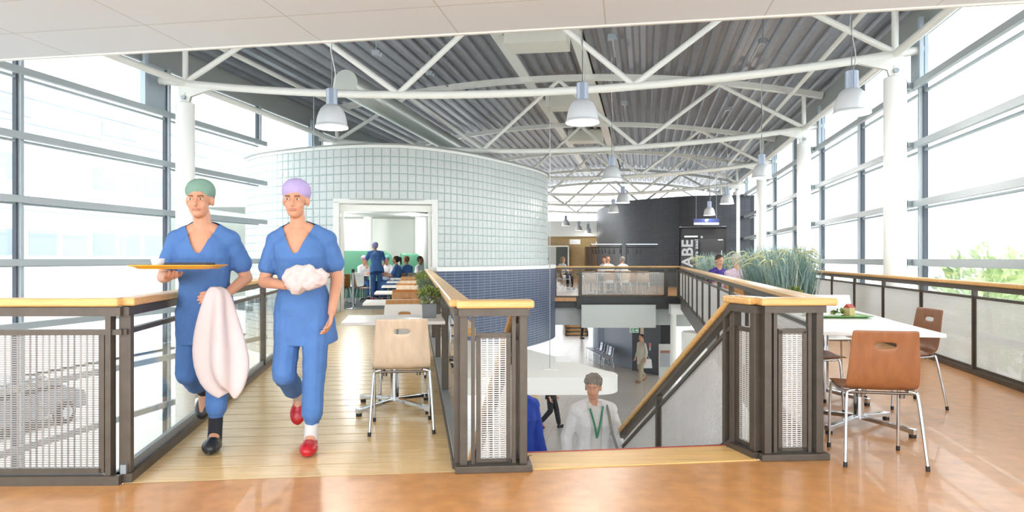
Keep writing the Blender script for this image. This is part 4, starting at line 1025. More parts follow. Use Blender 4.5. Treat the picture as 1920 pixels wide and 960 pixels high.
def hand(mb, wrist, d, n, sd, curl=.35, spread=1.0):
    """palm and five fingers; d along the hand, n palm normal (towards the palm side), sd +1/-1 thumb side"""
    wrist = V(wrist); d = V(d).normalized(); n = V(n); n = (n - d * n.dot(d)).normalized(); x = d.cross(n) * sd
    for k in (-.026, -.009, .009, .026): mb.cap(wrist + x * k * .8 + d * .015, wrist + x * k + d * .082, .0145, .0125, 8)
    for k, ln in ((.030, .068), (.0105, .077), (-.0095, .072), (-.0285, .056)):
        p = wrist + x * k + d * .088; a1 = curl; e1 = d * math.cos(a1) + n * math.sin(a1); q = p + e1 * ln * .48 + x * k * .10 * spread
        a2 = curl * 2.1; e2 = d * math.cos(a2) + n * math.sin(a2); q2 = q + e2 * ln * .30; a3 = curl * 2.8; e3 = d * math.cos(a3) + n * math.sin(a3); q3 = q2 + e3 * ln * .25
        mb.cap(p, q, .0092, .0085, 8); mb.cap(q, q2, .0085, .0078, 8); mb.cap(q2, q3, .0078, .007, 8)
    p = wrist + x * .028 + d * .028; q = p + x * .030 + d * .030 + n * .014; q2 = q + d * .034 + x * .006 + n * .014
    mb.cap(p, q, .0135, .0105, 8); mb.cap(q, q2, .0105, .0082, 8)
def stand(**k):
    J = dict(pel=(0, 0, .95), chest=(0, -.01, 1.27), neck=(0, .0, 1.46), head=(0, -.025, 1.635),
             sl=(.158, 0, 1.385), sr=(-.158, 0, 1.385), el=(.22, .03, 1.11), er=(-.22, .03, 1.11), wl=(.26, -.05, .88), wr=(-.26, -.05, .88),
             hl=(.09, 0, .92), hr=(-.09, 0, .92), kl=(.10, -.02, .50), kr=(-.10, -.02, .50), al=(.10, .03, .09), ar=(-.10, .03, .09), tl=(.12, -.12, .03), tr=(-.12, -.12, .03))
    J.update(k); return {a: V(b) for a, b in J.items()}
def sit(**k):
    J = dict(pel=(0, 0, .53), chest=(0, -.04, .85), neck=(0, -.05, 1.03), head=(0, -.085, 1.20),
             sl=(.155, -.03, .965), sr=(-.155, -.03, .965), el=(.23, -.12, .74), er=(-.23, -.12, .74), wl=(.12, -.34, .77), wr=(-.12, -.34, .77),
             hl=(.09, -.02, .51), hr=(-.09, -.02, .51), kl=(.12, -.43, .50), kr=(-.12, -.43, .50), al=(.12, -.42, .09), ar=(-.12, -.42, .09), tl=(.13, -.57, .03), tr=(-.13, -.57, .03))
    J.update(k); return {a: V(b) for a, b in J.items()}
def torso(mb, J, g=0.0, fem=0, hem=None, top=1.0, widen=0.0):
    pel, ch, nk = J['pel'], J['chest'], J['neck']
    lat = (J['sl'] - J['sr']).normalized(); lp = (J['hl'] - J['hr']).normalized()
    st_ = [(pel + (pel - ch) * .28, .150, .100, lp), (pel, .165 + .01 * fem, .112, lp), (pel.lerp(ch, .45), .142 - .012 * fem, .098, (lp + lat).normalized()), (pel.lerp(ch, .75), .155 - .01 * fem, .108, lat), (ch, .168 - .008 * fem, .118 + .01 * fem, lat),
           (ch.lerp(nk, .42), .155, .105, lat), (ch.lerp(nk, .70), .105, .085, lat), (ch.lerp(nk, .96), .068, .062, lat), (ch.lerp(nk, 1.05), .03, .03, lat)]
    if hem: st_[0] = (pel + (pel - ch).normalized() * hem, .165 + .012 * fem + widen, .118 + widen, lp)
    if top < 1: st_ = st_[:-1]
    n = 20; rings = []
    for i, (c, rx, ry, x) in enumerate(st_):
        up = (ch - pel).normalized() if i < 5 else ((nk - ch).normalized() * .5 + (ch - pel).normalized() * .5).normalized()
        f = up.cross(x).normalized(); gg = g * (1 if i < 7 else .55)
        rings.append([c + x * (rx + gg) * math.copysign(abs(math.cos(a)) ** .85, math.cos(a)) + f * (ry + gg) * math.copysign(abs(math.sin(a)) ** .85, math.sin(a)) for a in [2 * PI * k / n for k in range(n)]])
    mb.loft(rings); mb.add(rings[0], [tuple(range(n))[::-1]]); mb.add(rings[-1], [tuple(range(n))])
    for s in ('sl', 'sr'): mb.cap(J[s], lerp(J[s], nk - (ch - pel).normalized() * -.005, .74), .050 + g, .052 + g * .5); mb.cap(J[s], lerp(J[s], ch, .6), .05 + g, .08 + g)
def headgeo(mb, c, R, k=1.0):
    e = lambda x, y, z: c + R @ (V((x, y, z)) * k)
    mb.ell(e(0, .012, .03), (.075 * k, .096 * k, .088 * k), R); mb.ell(e(0, -.022, -.035), (.060 * k, .066 * k, .082 * k), R); mb.ell(e(0, -.045, -.082), (.036 * k, .036 * k, .03 * k), R)
    mb.cap(e(0, -.082, .012), e(0, -.104, -.026), .009 * k, .0145 * k, 8); mb.ell(e(0, -.072, .028), (.052 * k, .02 * k, .012 * k), R)
    mb.ell(e(.032, -.058, -.028), (.026 * k, .022 * k, .03 * k), R); mb.ell(e(-.032, -.058, -.028), (.026 * k, .022 * k, .03 * k), R)
    for s in (-1, 1): mb.ell(e(s * .076, .012, -.005), (.012 * k, .022 * k, .032 * k), R)
SEATN = [0]
EYEW = mat('eye_white', (236, 234, 230), .3); IRIS = mat('iris', (60, 44, 34), .3); LIP = mat('lips', (188, 124, 108), .5)
def person(label, group, loc, rz, J, top=None, trs=None, shoe=None, hair=None, hairstyle='short', skin=SKIN, det=0, fem=0, sleeve=.75, cap_=None, head=(0, 0), hands=True, curl=.35, palm=((0, -1, 0), (0, -1, 0)),
           vneck=False, jacket=None, hem=.16, ankle_gap=.05, sc=1.0, loose=1.0, hem_trs=.0, socks=None, shoes2=None, hdir=(None, None), longs=True):
    vx = (.014, .008, .0052)[det]; b = MB()
    R = Matrix.Rotation(head[0], 3, 'Z') @ Matrix.Rotation(head[1], 3, 'X')
    torso(b, J, fem=fem)
    b.cap(J['neck'] - V((0, 0, .04)), lerp(J['neck'], J['head'], .55), .058 - .006 * fem, .052 - .006 * fem)
    headgeo(b, J['head'], R, .97 if fem else 1.0)
    hb = MB()
    for s, sd in (('l', 1), ('r', -1)):
        b.cap(J['s' + s], J['e' + s], .054 - .006 * fem, .040); b.cap(J['e' + s], J['w' + s], .042, .026)
        b.cap(J['h' + s], J['k' + s], .085, .058); b.cap(J['k' + s], J['a' + s], .056, .036); b.cap(J['a' + s], lerp(J['a' + s], J['t' + s], .9) , .036, .026)
        if hands:
            dr_ = J['w' + s] - J['e' + s] if hdir[0 if s == 'l' else 1] is None else V(hdir[0 if s == 'l' else 1])
            hand(b if det == 2 else hb, J['w' + s], dr_, palm[0 if s == 'l' else 1], sd, curl)
    me = remesh(b, 'person', skin, vx, 3)
    if hb.v:
        import bmesh
        bm = bmesh.new(); bm.from_mesh(me); t_ = hb.mesh('t', skin); bm.from_mesh(t_); bm.to_mesh(me); bm.free(); bpy.data.meshes.remove(t_)
    o = mobj('person', me); tag(o, label, 'person', group); o.location = loc; o.rotation_euler = (0, 0, rz); o.scale = (sc, sc, sc)
    vc = max(vx, .0065)
    if trs:
        t = MB()
        t.ell(lerp(J['pel'], J['hl'].lerp(J['hr'], .5), .5), (.178 + .01 * fem, .128, .13)) if abs(J['kl'].z - J['hl'].z) > .2 else t.ell(J['pel'], (.18, .14, .12))
        for s in 'lr':
            h_, k_, a_ = J['h' + s], J['k' + s], J['a' + s]; e_ = a_ + (k_ - a_).normalized() * ankle_gap
            t.cap(h_, k_, .100 * loose, .074 * loose); t.cap(k_, lerp(k_, e_, .85), .074 * loose, .066 * loose); t.cap(lerp(k_, e_, .85), e_, .066 * loose, .050 * loose)
        mobj('trousers', remesh(t, 'trousers', trs, vc, 5, .008 if det else 0), o)
    if top:
        t = MB(); torso(t, J, .016, fem, hem, top=.9, widen=.014)
        for s in 'lr':
            e1 = lerp(J['s' + s], J['e' + s], min(1, sleeve)); t.cap(J['s' + s], e1, .060, .068 if sleeve <= 1 else .056)
            if sleeve > 1: t.cap(J['e' + s], lerp(J['e' + s], J['w' + s], sleeve - 1), .056, .042)
        nk = J['neck']; fwd = (J['chest'] - J['pel']).normalized().cross((J['sl'] - J['sr']).normalized()); fwd = -fwd if fwd.y > 0 else fwd
        cut = None
        if vneck: cut = lambda c: (c - nk).dot(fwd) > .0 and c.z > nk.z - .17 and abs(c.x - nk.x) < .012 + (c.z - nk.z + .17) * .48 and c.z < nk.z + .1
        mobj('scrub_top' if top is SCRUB else 'shirt', remesh(t, 'top', top, vc, 5, .009 if det else 0, cut=cut), o)
    if jacket:
        t = MB(); torso(t, J, .032, fem, hem + .12, top=.9, widen=.03)
        for s in 'lr': t.cap(J['s' + s], J['e' + s], .072, .064); t.cap(J['e' + s], lerp(J['e' + s], J['w' + s], .88), .068, .055)
        cx = J['chest'].x; mobj('jacket', remesh(t, 'jacket', jacket, vc, 5, .012, cut=lambda c: c.y < -.05 and abs(c.x - cx) < .055 + max(0, (c.z - J['chest'].z)) * .12), o)
    if socks:
        for s in 'lr': t = MB(); t.cap(J['a' + s] + (J['k' + s] - J['a' + s]).normalized() * .11, J['a' + s] + (J['a' + s] - J['k' + s]).normalized() * .045, .045, .045); mobj('sock', remesh(t, 'sock', socks, vc, 3), o)
    if shoe:
        for s in 'lr':
            a_, t_ = J['a' + s], J['t' + s]; f = (t_ - a_); down = (a_ - J['k' + s]).normalized(); fl_ = f - down * f.dot(down); fl_.normalize(); base = a_ + down * .075
            t = MB(); x_ = down.cross(fl_).normalized()
            Rm = Matrix((x_, fl_, -down)).transposed()
            t.ell(base + fl_ * .10 - down * .028, (.058, .092, .046), Rm); t.ell(base + fl_ * .0 - down * .035, (.046, .08, .05), Rm); t.ell(base + fl_ * .055 - down * .006, (.056, .138, .016), Rm); t.ell(base + fl_ * .07 - down * .045, (.042, .06, .035), Rm)
            mobj('shoe', remesh(t, 'shoe', shoe, max(vx, .007), 3), o)
    if J['pel'].z < .7:
        q_ = V(loc) + Matrix.Rotation(rz, 3, 'Z') @ V((0, -.07, 0)); SEATN[0] += 1
        if 'bench' not in label: dup(chair0, q_, rz + PI, 'chair under the ' + label.split(' before')[0].split(' seen')[0].split(' at ')[0].split(' hidden')[0].split(' left of')[0], 'chairs with people on them', {'seat_shell': (OAK, CREAM, ORANGE)[SEATN[0] % 3]})
    H = J['head']; e = lambda x, y, z: H + R @ V((x, y, z))
    if cap_:
        t = MB(); t.ell(e(0, .028, .062), (.092, .108, .085), R); t.ell(e(0, .06, .03), (.075, .08, .07), R); mobj('surgical_cap', remesh(t, 'cap', cap_, vc, 4, .005 if det else 0, 14), o)
    if hair:
        t = MB(); t.ell(e(0, .028, .046), (.084, .099, .084), R); t.ell(e(0, .05, .01), (.074, .068, .08), R)
        if hairstyle == 'curly': t.ell(e(0, .02, .07), (.092, .10, .075), R)
        if hairstyle == 'long': t.ell(e(0, .07, -.06), (.085, .055, .12), R)
        if hairstyle == 'pony': t.ell(e(0, .13, .05), (.045, .05, .05), R); t.cap(e(0, .15, .04), e(0, .17, -.12), .038, .02)
        mobj('hair', remesh(t, 'hair', hair, vc, 2, .010 if det else .004, 40), o)
    if det:
        t = MB()
        for s in (-1, 1): t.ell(e(s * .031, -.081, .008), (.0125, .008, .0055), R, 10, 6)
        mobj('eyes', t.mesh('eyes', EYEW), o); t = MB()
        for s in (-1, 1): t.ell(e(s * .031, -.0885, .008), (.0058, .003, .005), R, 8, 6)
        mobj('irises', t.mesh('irises', IRIS), o); t = MB()
        for s in (-1, 1): t.cap(e(s * .016, -.091, .027), e(s * .045, -.080, .03), .0035, .0028, 6)
        mobj('eyebrows', t.mesh('brows', hair or mat('brow_brown', (84, 62, 46), .7)), o); t = MB()
        t.cap(e(-.02, -.083, -.057), e(.02, -.083, -.057), .006, .006, 8); t.ell(e(0, -.0865, -.057), (.02, .006, .008), R); mobj('lips', t.mesh('lips', LIP), o)
    return o

NAVYB = mat('black_rubber', (36, 38, 42), .35); REDS = mat('red_rubber', (178, 28, 38), .3)
# man with the yellow tray
J = stand(pel=(0, .02, .94), chest=(-.0, -.02, 1.27), neck=(0, -.03, 1.455), head=(-.01, -.075, 1.625), sl=(.165, -.02, 1.37), sr=(-.165, -.03, 1.37),
          el=(.25, .05, 1.12), wl=(.16, -.14, 1.01), er=(-.235, -.06, 1.13), wr=(-.12, -.31, 1.135),
          hl=(.09, 0, .91), kl=(.10, -.06, .50), al=(.075, -.04, .10), tl=(.085, -.20, .03), hr=(-.09, .02, .91), kr=(-.115, .03, .49), ar=(-.12, .40, .30), tr=(-.125, .36, .15))
RM = math.radians(8)
M1 = V((-2.02, 4.50, 0)); M1.x = (384 - 960) / F * 4.5
p1_ = person('person in blue scrubs and black clogs carrying a yellow tray and a white gown', 'nurses walking on the bridge', M1, RM, J, top=SCRUB, trs=SCRUB, shoe=NAVYB, socks=mat('black_sock', (34, 36, 44), .9), cap_=mat('cap_green', (122, 158, 144), .85), det=2,
       vneck=True, sleeve=.62, hem=.24, palm=((-1, 0, -.2), (0, 0, 1)), curl=.3, hdir=((-.8, -.5, .0), None), loose=1.02, head=(0, .06), ankle_gap=.14)
Rw = Matrix.Rotation(RM, 3, 'Z')
def loc1(x, y, z): return M1 + Rw @ V((x, y, z))
# the tray and what is on it
tc_ = loc1(-.02, -.42, 1.20); c = tc_; R = Rw
YT = mat('yellow_tray', (232, 172, 44), .4); tr = thing('serving_tray', 'yellow tray carried by the person in scrubs on the bridge', 'tray', c); m = MB()
rings = [rrect(.20, .14, .05, -.012), rrect(.235, .175, .06, .012), rrect(.245, .185, .06, .012), rrect(.24, .18, .06, .006), rrect(.20, .14, .05, -.006)]
m.loft(rings); m.add(rings[0], [tuple(range(28))[::-1]]); m.add(rings[-1], [tuple(range(28))]); m.build('tray_body', YT, tr)
m = MB(); m.box(c + R @ V((.06, .0, .010)), (.24, .17, .03), R); tag(m.build('folder', mat('black_folder', (52, 54, 58), .5), bevel=.004), 'flat dark box lying on the yellow tray', 'box')
m = MB(); m.lathe([(.001, 0), (.03, 0), (.04, .055), (.036, .055), (.028, .006), (.001, .005)], c + R @ V((-.13, .02, -.005)), 18); tag(m.build('cup', CLOTHW), 'white cup standing on the yellow tray', 'cup')
# white gown hanging over the arm
m = MB(); random.seed(2); n = 40; rings = []
for j, (zz, rx, ry, ox) in enumerate(((1.07, .03, .05, .12), (1.055, .06, .06, .13), (1.0, .08, .07, .13), (.90, .10, .08, .13), (.80, .125, .09, .135), (.68, .145, .10, .15), (.58, .15, .105, .165), (.49, .13, .10, .18), (.42, .09, .08, .20), (.40, .06, .05, .205))):
    rings.append([loc1(ox + rx * math.cos(a) * (1 + .22 * math.sin(5 * a + j * .5) * min(1, j / 3)), -.19 + ry * math.sin(a) * (1 + .30 * math.sin(5 * a + j * .5) * min(1, j / 3)), zz + .035 * math.sin(3 * a + 1) * (j > 6)) for a in [2 * PI * k / n for k in range(n)]])
m.loft(rings); m.add(rings[0], [tuple(range(n))[::-1]]); m.add(rings[-1], [tuple(range(n))]); g = m.build('gown', mat('white_gown', (216, 202, 202), .85, bump=.5, bscale=8)); md = g.modifiers.new('s', 'SUBSURF'); md.levels = 1; md.render_levels = 1
tag(g, 'white gown hanging over the left arm of the person with the yellow tray', 'gown')
# nurse with the lilac cap
J = stand(pel=(0, .02, .94), chest=(-.01, -.02, 1.27), neck=(-.02, -.03, 1.455), head=(-.03, -.075, 1.62), sl=(.155, -.01, 1.37), sr=(-.165, -.02, 1.362),
          er=(-.235, -.03, 1.10), wr=(-.06, -.22, 1.08), el=(.215, .03, 1.12), wl=(.20, -.10, .90),
          hl=(.085, 0, .91), kl=(.085, -.07, .50), al=(.06, -.05, .10), tl=(.065, -.21, .03), hr=(-.09, .02, .91), kr=(-.115, -.02, .50), ar=(-.10, .36, .28), tr=(-.10, .33, .13))
M2 = V(((568 - 960) / F * 4.46, 4.46, 0)); RM2 = math.radians(6)
person('person in blue scrubs with a lilac cap and red clogs', 'nurses walking on the bridge', M2, RM2, J, top=SCRUB, trs=SCRUB, shoe=REDS, socks=mat('pale_sock', (206, 204, 206), .9), cap_=mat('lilac_cap', (178, 164, 214), .85), det=2, fem=1,
       vneck=True, sleeve=.62, hem=.24, palm=((-1, -.3, 0), (0, .3, 1)), curl=.4, hdir=(None, (.7, -.45, .1)), head=(-.05, .06), ankle_gap=.10)
R2 = Matrix.Rotation(RM2, 3, 'Z')
m = MB(); t = MB(); cc = V((.02, -.275, 1.115))
t.ell(cc, (.085, .055, .085)); t.ell(cc + V((.06, -.01, .02)), (.08, .05, .075)); t.cap(cc + V((-.03, 0, -.01)), cc + V((.12, .0, .02)), .05, .06)
g = mobj('cloth_bundle', remesh(t, 'bundle', mat('pinkish_white_cloth', (206, 192, 190), .85, vary=.06, vscale=20), .008, 3, .022, 18)); g.location = M2; g.rotation_euler = (0, 0, RM2); tag(g, 'crumpled white cloth held before the chest of the person with the lilac cap', 'cloth')
# woman coming up the stairs
YS = 6.75; ZS = -1.563
HG = mat('grey_brown_hair', (134, 126, 118), .8, vary=.3, vscale=30)
P3 = V(((1112 - 960) / F * YS, YS, ZS))
J = stand(head=(-.01, -.05, 1.575), neck=(0, -.01, 1.41), sl=(.165, 0, 1.34), sr=(-.165, 0, 1.34), chest=(0, -.01, 1.22), el=(.255, .05, 1.07), er=(-.255, .05, 1.07), wl=(.25, -.04, .85), wr=(-.27, -.03, .84), pel=(0, 0, .92), al=(.1, .03, .10), ar=(-.1, .03, .10))
person('woman in an open white jacket coming up the stairs', None, P3, .1, J, top=mat('grey_white_blouse', (214, 212, 208), .8, bump=.3, bscale=9), trs=mat('grey_trousers', (150, 148, 144), .8), shoe=BLACK, hair=HG, hairstyle='curly', jacket=CLOTHW, det=2, fem=1, head=(-.35, .05), sleeve=1.4, sc=.98)
m = MB(); q = lambda x, y, zz: P3 + Matrix.Rotation(.1, 3, 'Z') @ V((x, y, zz))
st_ = thing('shoulder_bag', 'grey shoulder bag of the woman on the stairs', 'bag', q(.30, .02, .7)); m.tube(catmull([q(.13, .09, 1.32), q(.125, .0, 1.395), q(.13, -.115, 1.30), q(.16, -.165, 1.10), q(.25, -.11, .86)], 6), .013, 8); m.build('strap', mat('grey_strap', (140, 138, 130), .7), st_)
m = MB(); m.box(q(.33, .0, .74), (.12, .28, .26), Matrix.Rotation(.1, 3, 'Z')); m.build('bag_body', mat('grey_bag', (112, 110, 104), .7), st_, bevel=.03)
m = MB(); m.tube(catmull([q(-.06, -.135, 1.36), q(-.02, -.165, 1.2), q(.0, -.17, 1.08)], 5), .009, 6); m.tube(catmull([q(.07, -.13, 1.38), q(.03, -.165, 1.2), q(.0, -.17, 1.08)], 5), .009, 6); tag(m.build('lanyard', mat('green_lanyard', (62, 140, 104), .7)), 'green lanyard round the neck of the woman on the stairs', 'lanyard')
# person in the blue jacket on the stairs, half behind the railing end
Y4 = 7.1; P4 = V(((968 - 960) / F * Y4, Y4, -1.737))
BLUJ = mat('royal_blue_jacket', (24, 60, 160), .7, bump=.3, bscale=10)
person('person in a royal blue jacket on the stairs behind the slotted railing end', None, P4, .25, stand(), top=CLOTHW, trs=mat('dark_trousers', (44, 46, 54), .8), shoe=BLACK, hair=mat('brown_hair', (84, 62, 46), .7), jacket=BLUJ, det=1, sleeve=1.5, sc=1.05)
# people on the lower floor
def floorp(u, v): p = fl(u, v, LOW); p.z = LOW; return p
DKT = mat('black_clothes', (32, 33, 38), .8); SHB = mat('black_shoe', (26, 26, 28), .5)
walk = dict(kl=(.10, -.12, .50), al=(.10, -.20, .09), tl=(.10, -.36, .04), kr=(-.10, -.02, .49), ar=(-.10, .26, .16), tr=(-.10, .12, .04))
person('person in black walking under the white canopy', None, floorp(1033, 803), 1.2, stand(**walk), top=DKT, trs=DKT, shoe=SHB, hair=mat('dark_hair', (40, 34, 30), .7), sleeve=1.8, ankle_gap=.02)
person('person in a red top and black trousers half hidden behind the left railing end', None, floorp(992, 800), -.6, stand(), top=mat('red_cloth', (170, 40, 44), .8), trs=DKT, shoe=SHB, hair=HG, sleeve=1.8, ankle_gap=.02)
person('person in a pale coat walking past the black doors downstairs with a white bag', None, floorp(1203, 716), -1.0, stand(**walk), top=mat('pale_coat', (196, 190, 176), .8), trs=mat('beige_trousers', (170, 158, 134), .8), shoe=mat('tan_shoe', (132, 100, 66), .6), hair=mat('dark_hair', (40, 34, 30), .7), sleeve=1.8, hem=.30)
p = floorp(1213, 716); m = MB(); m.hexa([p + V(x) for x in ((-.18, -.1, .52), (.18, -.1, .52), (.18, .1, .52), (-.18, .1, .52), (-.15, -.08, .84), (.15, -.08, .84), (.15, .08, .84), (-.15, .08, .84))]); m.tube(catmull([p + V((-.1, 0, .84)), p + V((0, 0, .98)), p + V((.1, 0, .84))], 6), .008, 6); tag(m.build('carrier_bag', CLOTHW, bevel=.02), 'white carrier bag of the person walking past the black doors', 'bag')
person('person in black standing far away beside the wooden step bench', None, floorp(1091, 635), 1.5, stand(), top=DKT, trs=DKT, shoe=SHB, hair=mat('dark_hair', (40, 34, 30), .7), sleeve=1.8)
# people in the drum
lean = dict(pel=(0, .05, .94), chest=(0, -.10, 1.25), neck=(0, -.20, 1.40), head=(0, -.29, 1.55), sl=(.18, -.16, 1.36), sr=(-.18, -.16, 1.36), el=(.25, -.30, 1.13), er=(-.27, -.26, 1.12), wl=(.2, -.50, .98), wr=(-.25, -.48, .97))
person('standing nurse in blue scrubs and lilac cap bending over the drum table, seen from behind', None, V((at(706, H0, 20.0).x, 20.0, 0)), PI + .35, stand(**lean), top=SCRUB, trs=SCRUB, shoe=mat('pink_shoe', (196, 60, 110), .6), cap_=mat('lilac_cap', (178, 164, 214), .85), det=1, fem=1, sleeve=.6, sc=1.03)
def seat(u, Y, rz, lb, **k):
    J = sit() if 'J' not in k else k.pop('J'); return person(lb, 'people seated in the drum', V((at(u, H0, Y).x, Y, 0)), rz, J, **k)
PINKC = mat('pink_cap', (206, 178, 190), .85)
seat(680, 21.1, .9, 'seated person in white with a pink cap left of the standing nurse', top=CLOTHW, trs=SCRUB, shoe=SHB, cap_=PINKC, sleeve=1.3)
seat(727, 21.5, -.3, 'seated person with a turquoise cap hidden behind the standing nurse', top=CLOTHW, trs=SCRUB, shoe=SHB, cap_=mat('turquoise_cap', (120, 186, 180), .85), sleeve=1.0)
seat(747, 19.9, -1.75, 'seated woman in blue scrubs with a dark ponytail', top=SCRUB, trs=SCRUB, shoe=SHB, hair=mat('dark_hair', (40, 34, 30), .7), hairstyle='pony', sleeve=.7, fem=1)
seat(765, 20.5, -2.2, 'seated person in blue scrubs with reddish hair', top=SCRUB, trs=SCRUB, shoe=SHB, hair=mat('reddish_hair', (140, 96, 60), .8), sleeve=.8)
seat(784, 21.2, 1.3, 'seated man in a white shirt with black hair before the right green bench', top=CLOTHW, trs=DKT, shoe=SHB, hair=mat('black_hair', (26, 24, 24), .7), skin=SKIND, sleeve=.8)
# people on the far walkway
GH = mat('white_grey_hair', (196, 190, 182), .8)
def far(u, Y, rz, lb, **k): return person(lb, 'people seated on the far walkway', V((at(u, H0, Y).x, Y, k.pop('z', 0))), rz, sit(), **k)
far(1141, 24.0, PI + .15, 'bald man in a white shirt seen from behind at the far table', top=CLOTHW, trs=DKT, shoe=SHB, sleeve=.9)
far(1169, 24.1, PI + .5, 'grey-haired man in a white shirt seen from behind at the far table', top=CLOTHW, trs=DKT, shoe=SHB, hair=mat('grey_hair', (150, 144, 138), .8), sleeve=.9)
far(1135, 25.6, -.6, 'person in white partly behind the bald man at the far table', top=CLOTHW, trs=DKT, shoe=SHB, hair=mat('brown_hair', (84, 62, 46), .7), hairstyle='long', sleeve=.9, fem=1)
far(1053, 27.0, 2.2, 'woman with long brown hair in white at the left end of the far walkway', top=CLOTHW, trs=DKT, shoe=SHB, hair=mat('light_brown_hair', (150, 124, 92), .7), hairstyle='long', sleeve=1.2, fem=1, z=0)
far(1027, 27.4, -1.4, 'white-shirted person beside the glass block drum at the long table', top=CLOTHW, trs=DKT, shoe=SHB, hair=mat('brown_hair', (84, 62, 46), .7), sleeve=1.2, z=0)
# people by the grass
person('smiling man in a purple shirt sitting before the tall grass', None, V((at(1345, H0, 13.9).x, 13.9, 0)), .25, sit(), top=mat('purple_shirt', (62, 42, 132), .7), trs=mat('jeans', (70, 86, 120), .8), shoe=SHB, hair=mat('dark_brown_hair', (62, 48, 38), .7), det=1, sleeve=.8, head=(-.1, .3))
person('grey-haired woman in a pink patterned blouse seen from behind before the long planter', None, V((at(1381, H0, 12.55).x, 12.55, 0)), PI - .3, sit(), top=mat('pink_blouse', (212, 190, 204), .8, vary=.25, vscale=30), trs=mat('jeans', (70, 86, 120), .8), shoe=SHB, hair=GH, hairstyle='curly', det=1, fem=1, sleeve=1.6)

# ------------------------------------------------------------------ lower floor furnishings
cz0, cz1 = -.955, -.675
def cpt(u, v): p = fl(u, v, cz1); return p
can = thing('canopy', 'white suspended canopy with a rounded corner over the lower floor', 'canopy', (1.2, 11.5, cz0))
poly = [(-1.6, 11.0), (1.30, 11.0)]
cc, rr = V((1.36, 11.40, 0)), .40
for k in range(9): a = math.radians(-90 + 138 * k / 8); poly.append((cc.x + rr * math.cos(a), cc.y + rr * math.sin(a)))
poly += [(.15, 14.9), (-1.6, 16.6)]
m = MB(); m.prism(poly, cz0, cz1); m.build('slab', mat('canopy_white', (236, 236, 232), .5), can, bevel=.01)
p = at(1031, 703, 11.9); m = MB(); m.box((p.x, p.y, cz1 + .008), (.26, .26, .016)); m.build('cable_plate', WHITE, can)
m = MB(); p = fl(1071, 672, cz1); m.box((.95, 12.7, cz1 + .05), (.28, .03, .10)); tag(m.build('paper_card', mat('card_white', (236, 238, 238), .6)), 'small white card standing on top of the canopy', 'card')
for x, y in ((.2, 12.4), (.42, 13.5)):
    m = MB(); m.cyl((x, y), .14, LOW, cz0, 20); struct(m.build('column', wood('pale_wood_post', (214, 190, 156), .5)))
# dark curved wall and black doors
def lw(u, v): return fl(u, v, LOW)
W1 = [lw(1112, 668), lw(1135, 676), lw(1160, 685), lw(1188, 694)]
for q in W1: q.z = 0
W1 = [V((6.8, 46, 0)), V((4.85, 38.5, 0))] + W1
m = MB(); wallstrip(m, resample(catmull(W1, 6), .4), LOW, -.2); struct(m.build('wall_lower', mat('slate_wall', (104, 114, 128), .45)))
a, b = lw(1187, 695), lw(1238, 704); a.z = b.z = 0
ds = thing('door_3', None, None, (a.x, a.y, LOW), kind='structure')
m = MB(); m.bar(a.lerp(b, .0) + V((0, .1, LOW + 1.1)), a.lerp(b, .34) + V((0, .1, LOW + 1.1)), .06, 2.2); m.build('dark_opening', mat('dark_opening', (52, 54, 58), .6), ds)
m = MB(); m.bar(a.lerp(b, .30) + V((0, .05, LOW + 1.2)), a.lerp(b, .44) + V((0, .05, LOW + 1.2)), .05, 2.3); m.build('light_slot', mat('slot_cream', (222, 214, 190), .6), ds)
m = MB(); m.bar(a.lerp(b, .42) + V((0, 0, LOW + 1.2)), b + V((0, 0, LOW + 1.2)), .06, 2.4); m.build('door_leaf', mat('blue_black_door', (40, 44, 54), .35), ds)
m = MB(); q = a.lerp(b, .62) + V((0, -.06, LOW + 1.05)); m.box(q, (.05, .05, .25)); m.build('door_handle', ALU, ds)
q = at(1219, 647, b.y - .1); m = MB(); m.box(q, (.08, .05, .16)); tag(m.build('alarm_switch', mat('alarm_red', (196, 120, 110), .4)), 'small red and white alarm switch on the black door downstairs', 'switch')
m = MB(); m.hexa([b + V((0, .05, LOW)), lw(1262, 708) * V((1, 1, 0)) + V((0, 0, LOW)) if False else b + V((.5, .0, LOW)), b + V((.5, .4, LOW)), b + V((0, .4, LOW)), b + V((0, .05, -.3)), b + V((.5, 0, -.3)), b + V((.5, .4, -.3)), b + V((0, .4, -.3))]); struct(m.build('wall_lower_side', BLACK))
# exit sign
p, q = at(1181, 619, 21.6), at(1197.5, 619, 21.6); es = thing('exit_sign', 'green and white emergency exit sign hanging under the far walkway', 'sign', p)
m = MB(); m.bar(p, q, .04, .155); m.build('panel', WHITE, es)
m = MB(); d_ = (q - p) / (q - p).length; s_ = V((0, -.024, 0)); W_ = (q - p).length
m.quad(p + d_ * .08 * W_ + s_ + V((0, 0, -.06)), p + d_ * .40 * W_ + s_ + V((0, 0, -.06)), p + d_ * .40 * W_ + s_ + V((0, 0, .06)), p + d_ * .08 * W_ + s_ + V((0, 0, .06)))
m.quad(p + d_ * .44 * W_ + s_ + V((0, 0, -.06)), p + d_ * .94 * W_ + s_ + V((0, 0, -.06)), p + d_ * .94 * W_ + s_ + V((0, 0, .06)), p + d_ * .44 * W_ + s_ + V((0, 0, .06))); m.build('green_field', mat('exit_green', (38, 160, 110), .4), es)
m = MB(); s_ = V((0, -.034, 0)); o_ = p + d_ * .24 * W_ + s_
m.bar(p + d_ * .50 * W_ + s_, p + d_ * .80 * W_ + s_, .004, .025); 
for sg in (-1, 1): m.bar(p + d_ * .88 * W_ + s_, p + d_ * .72 * W_ + s_ + V((0, 0, .04 * sg)), .004, .022)
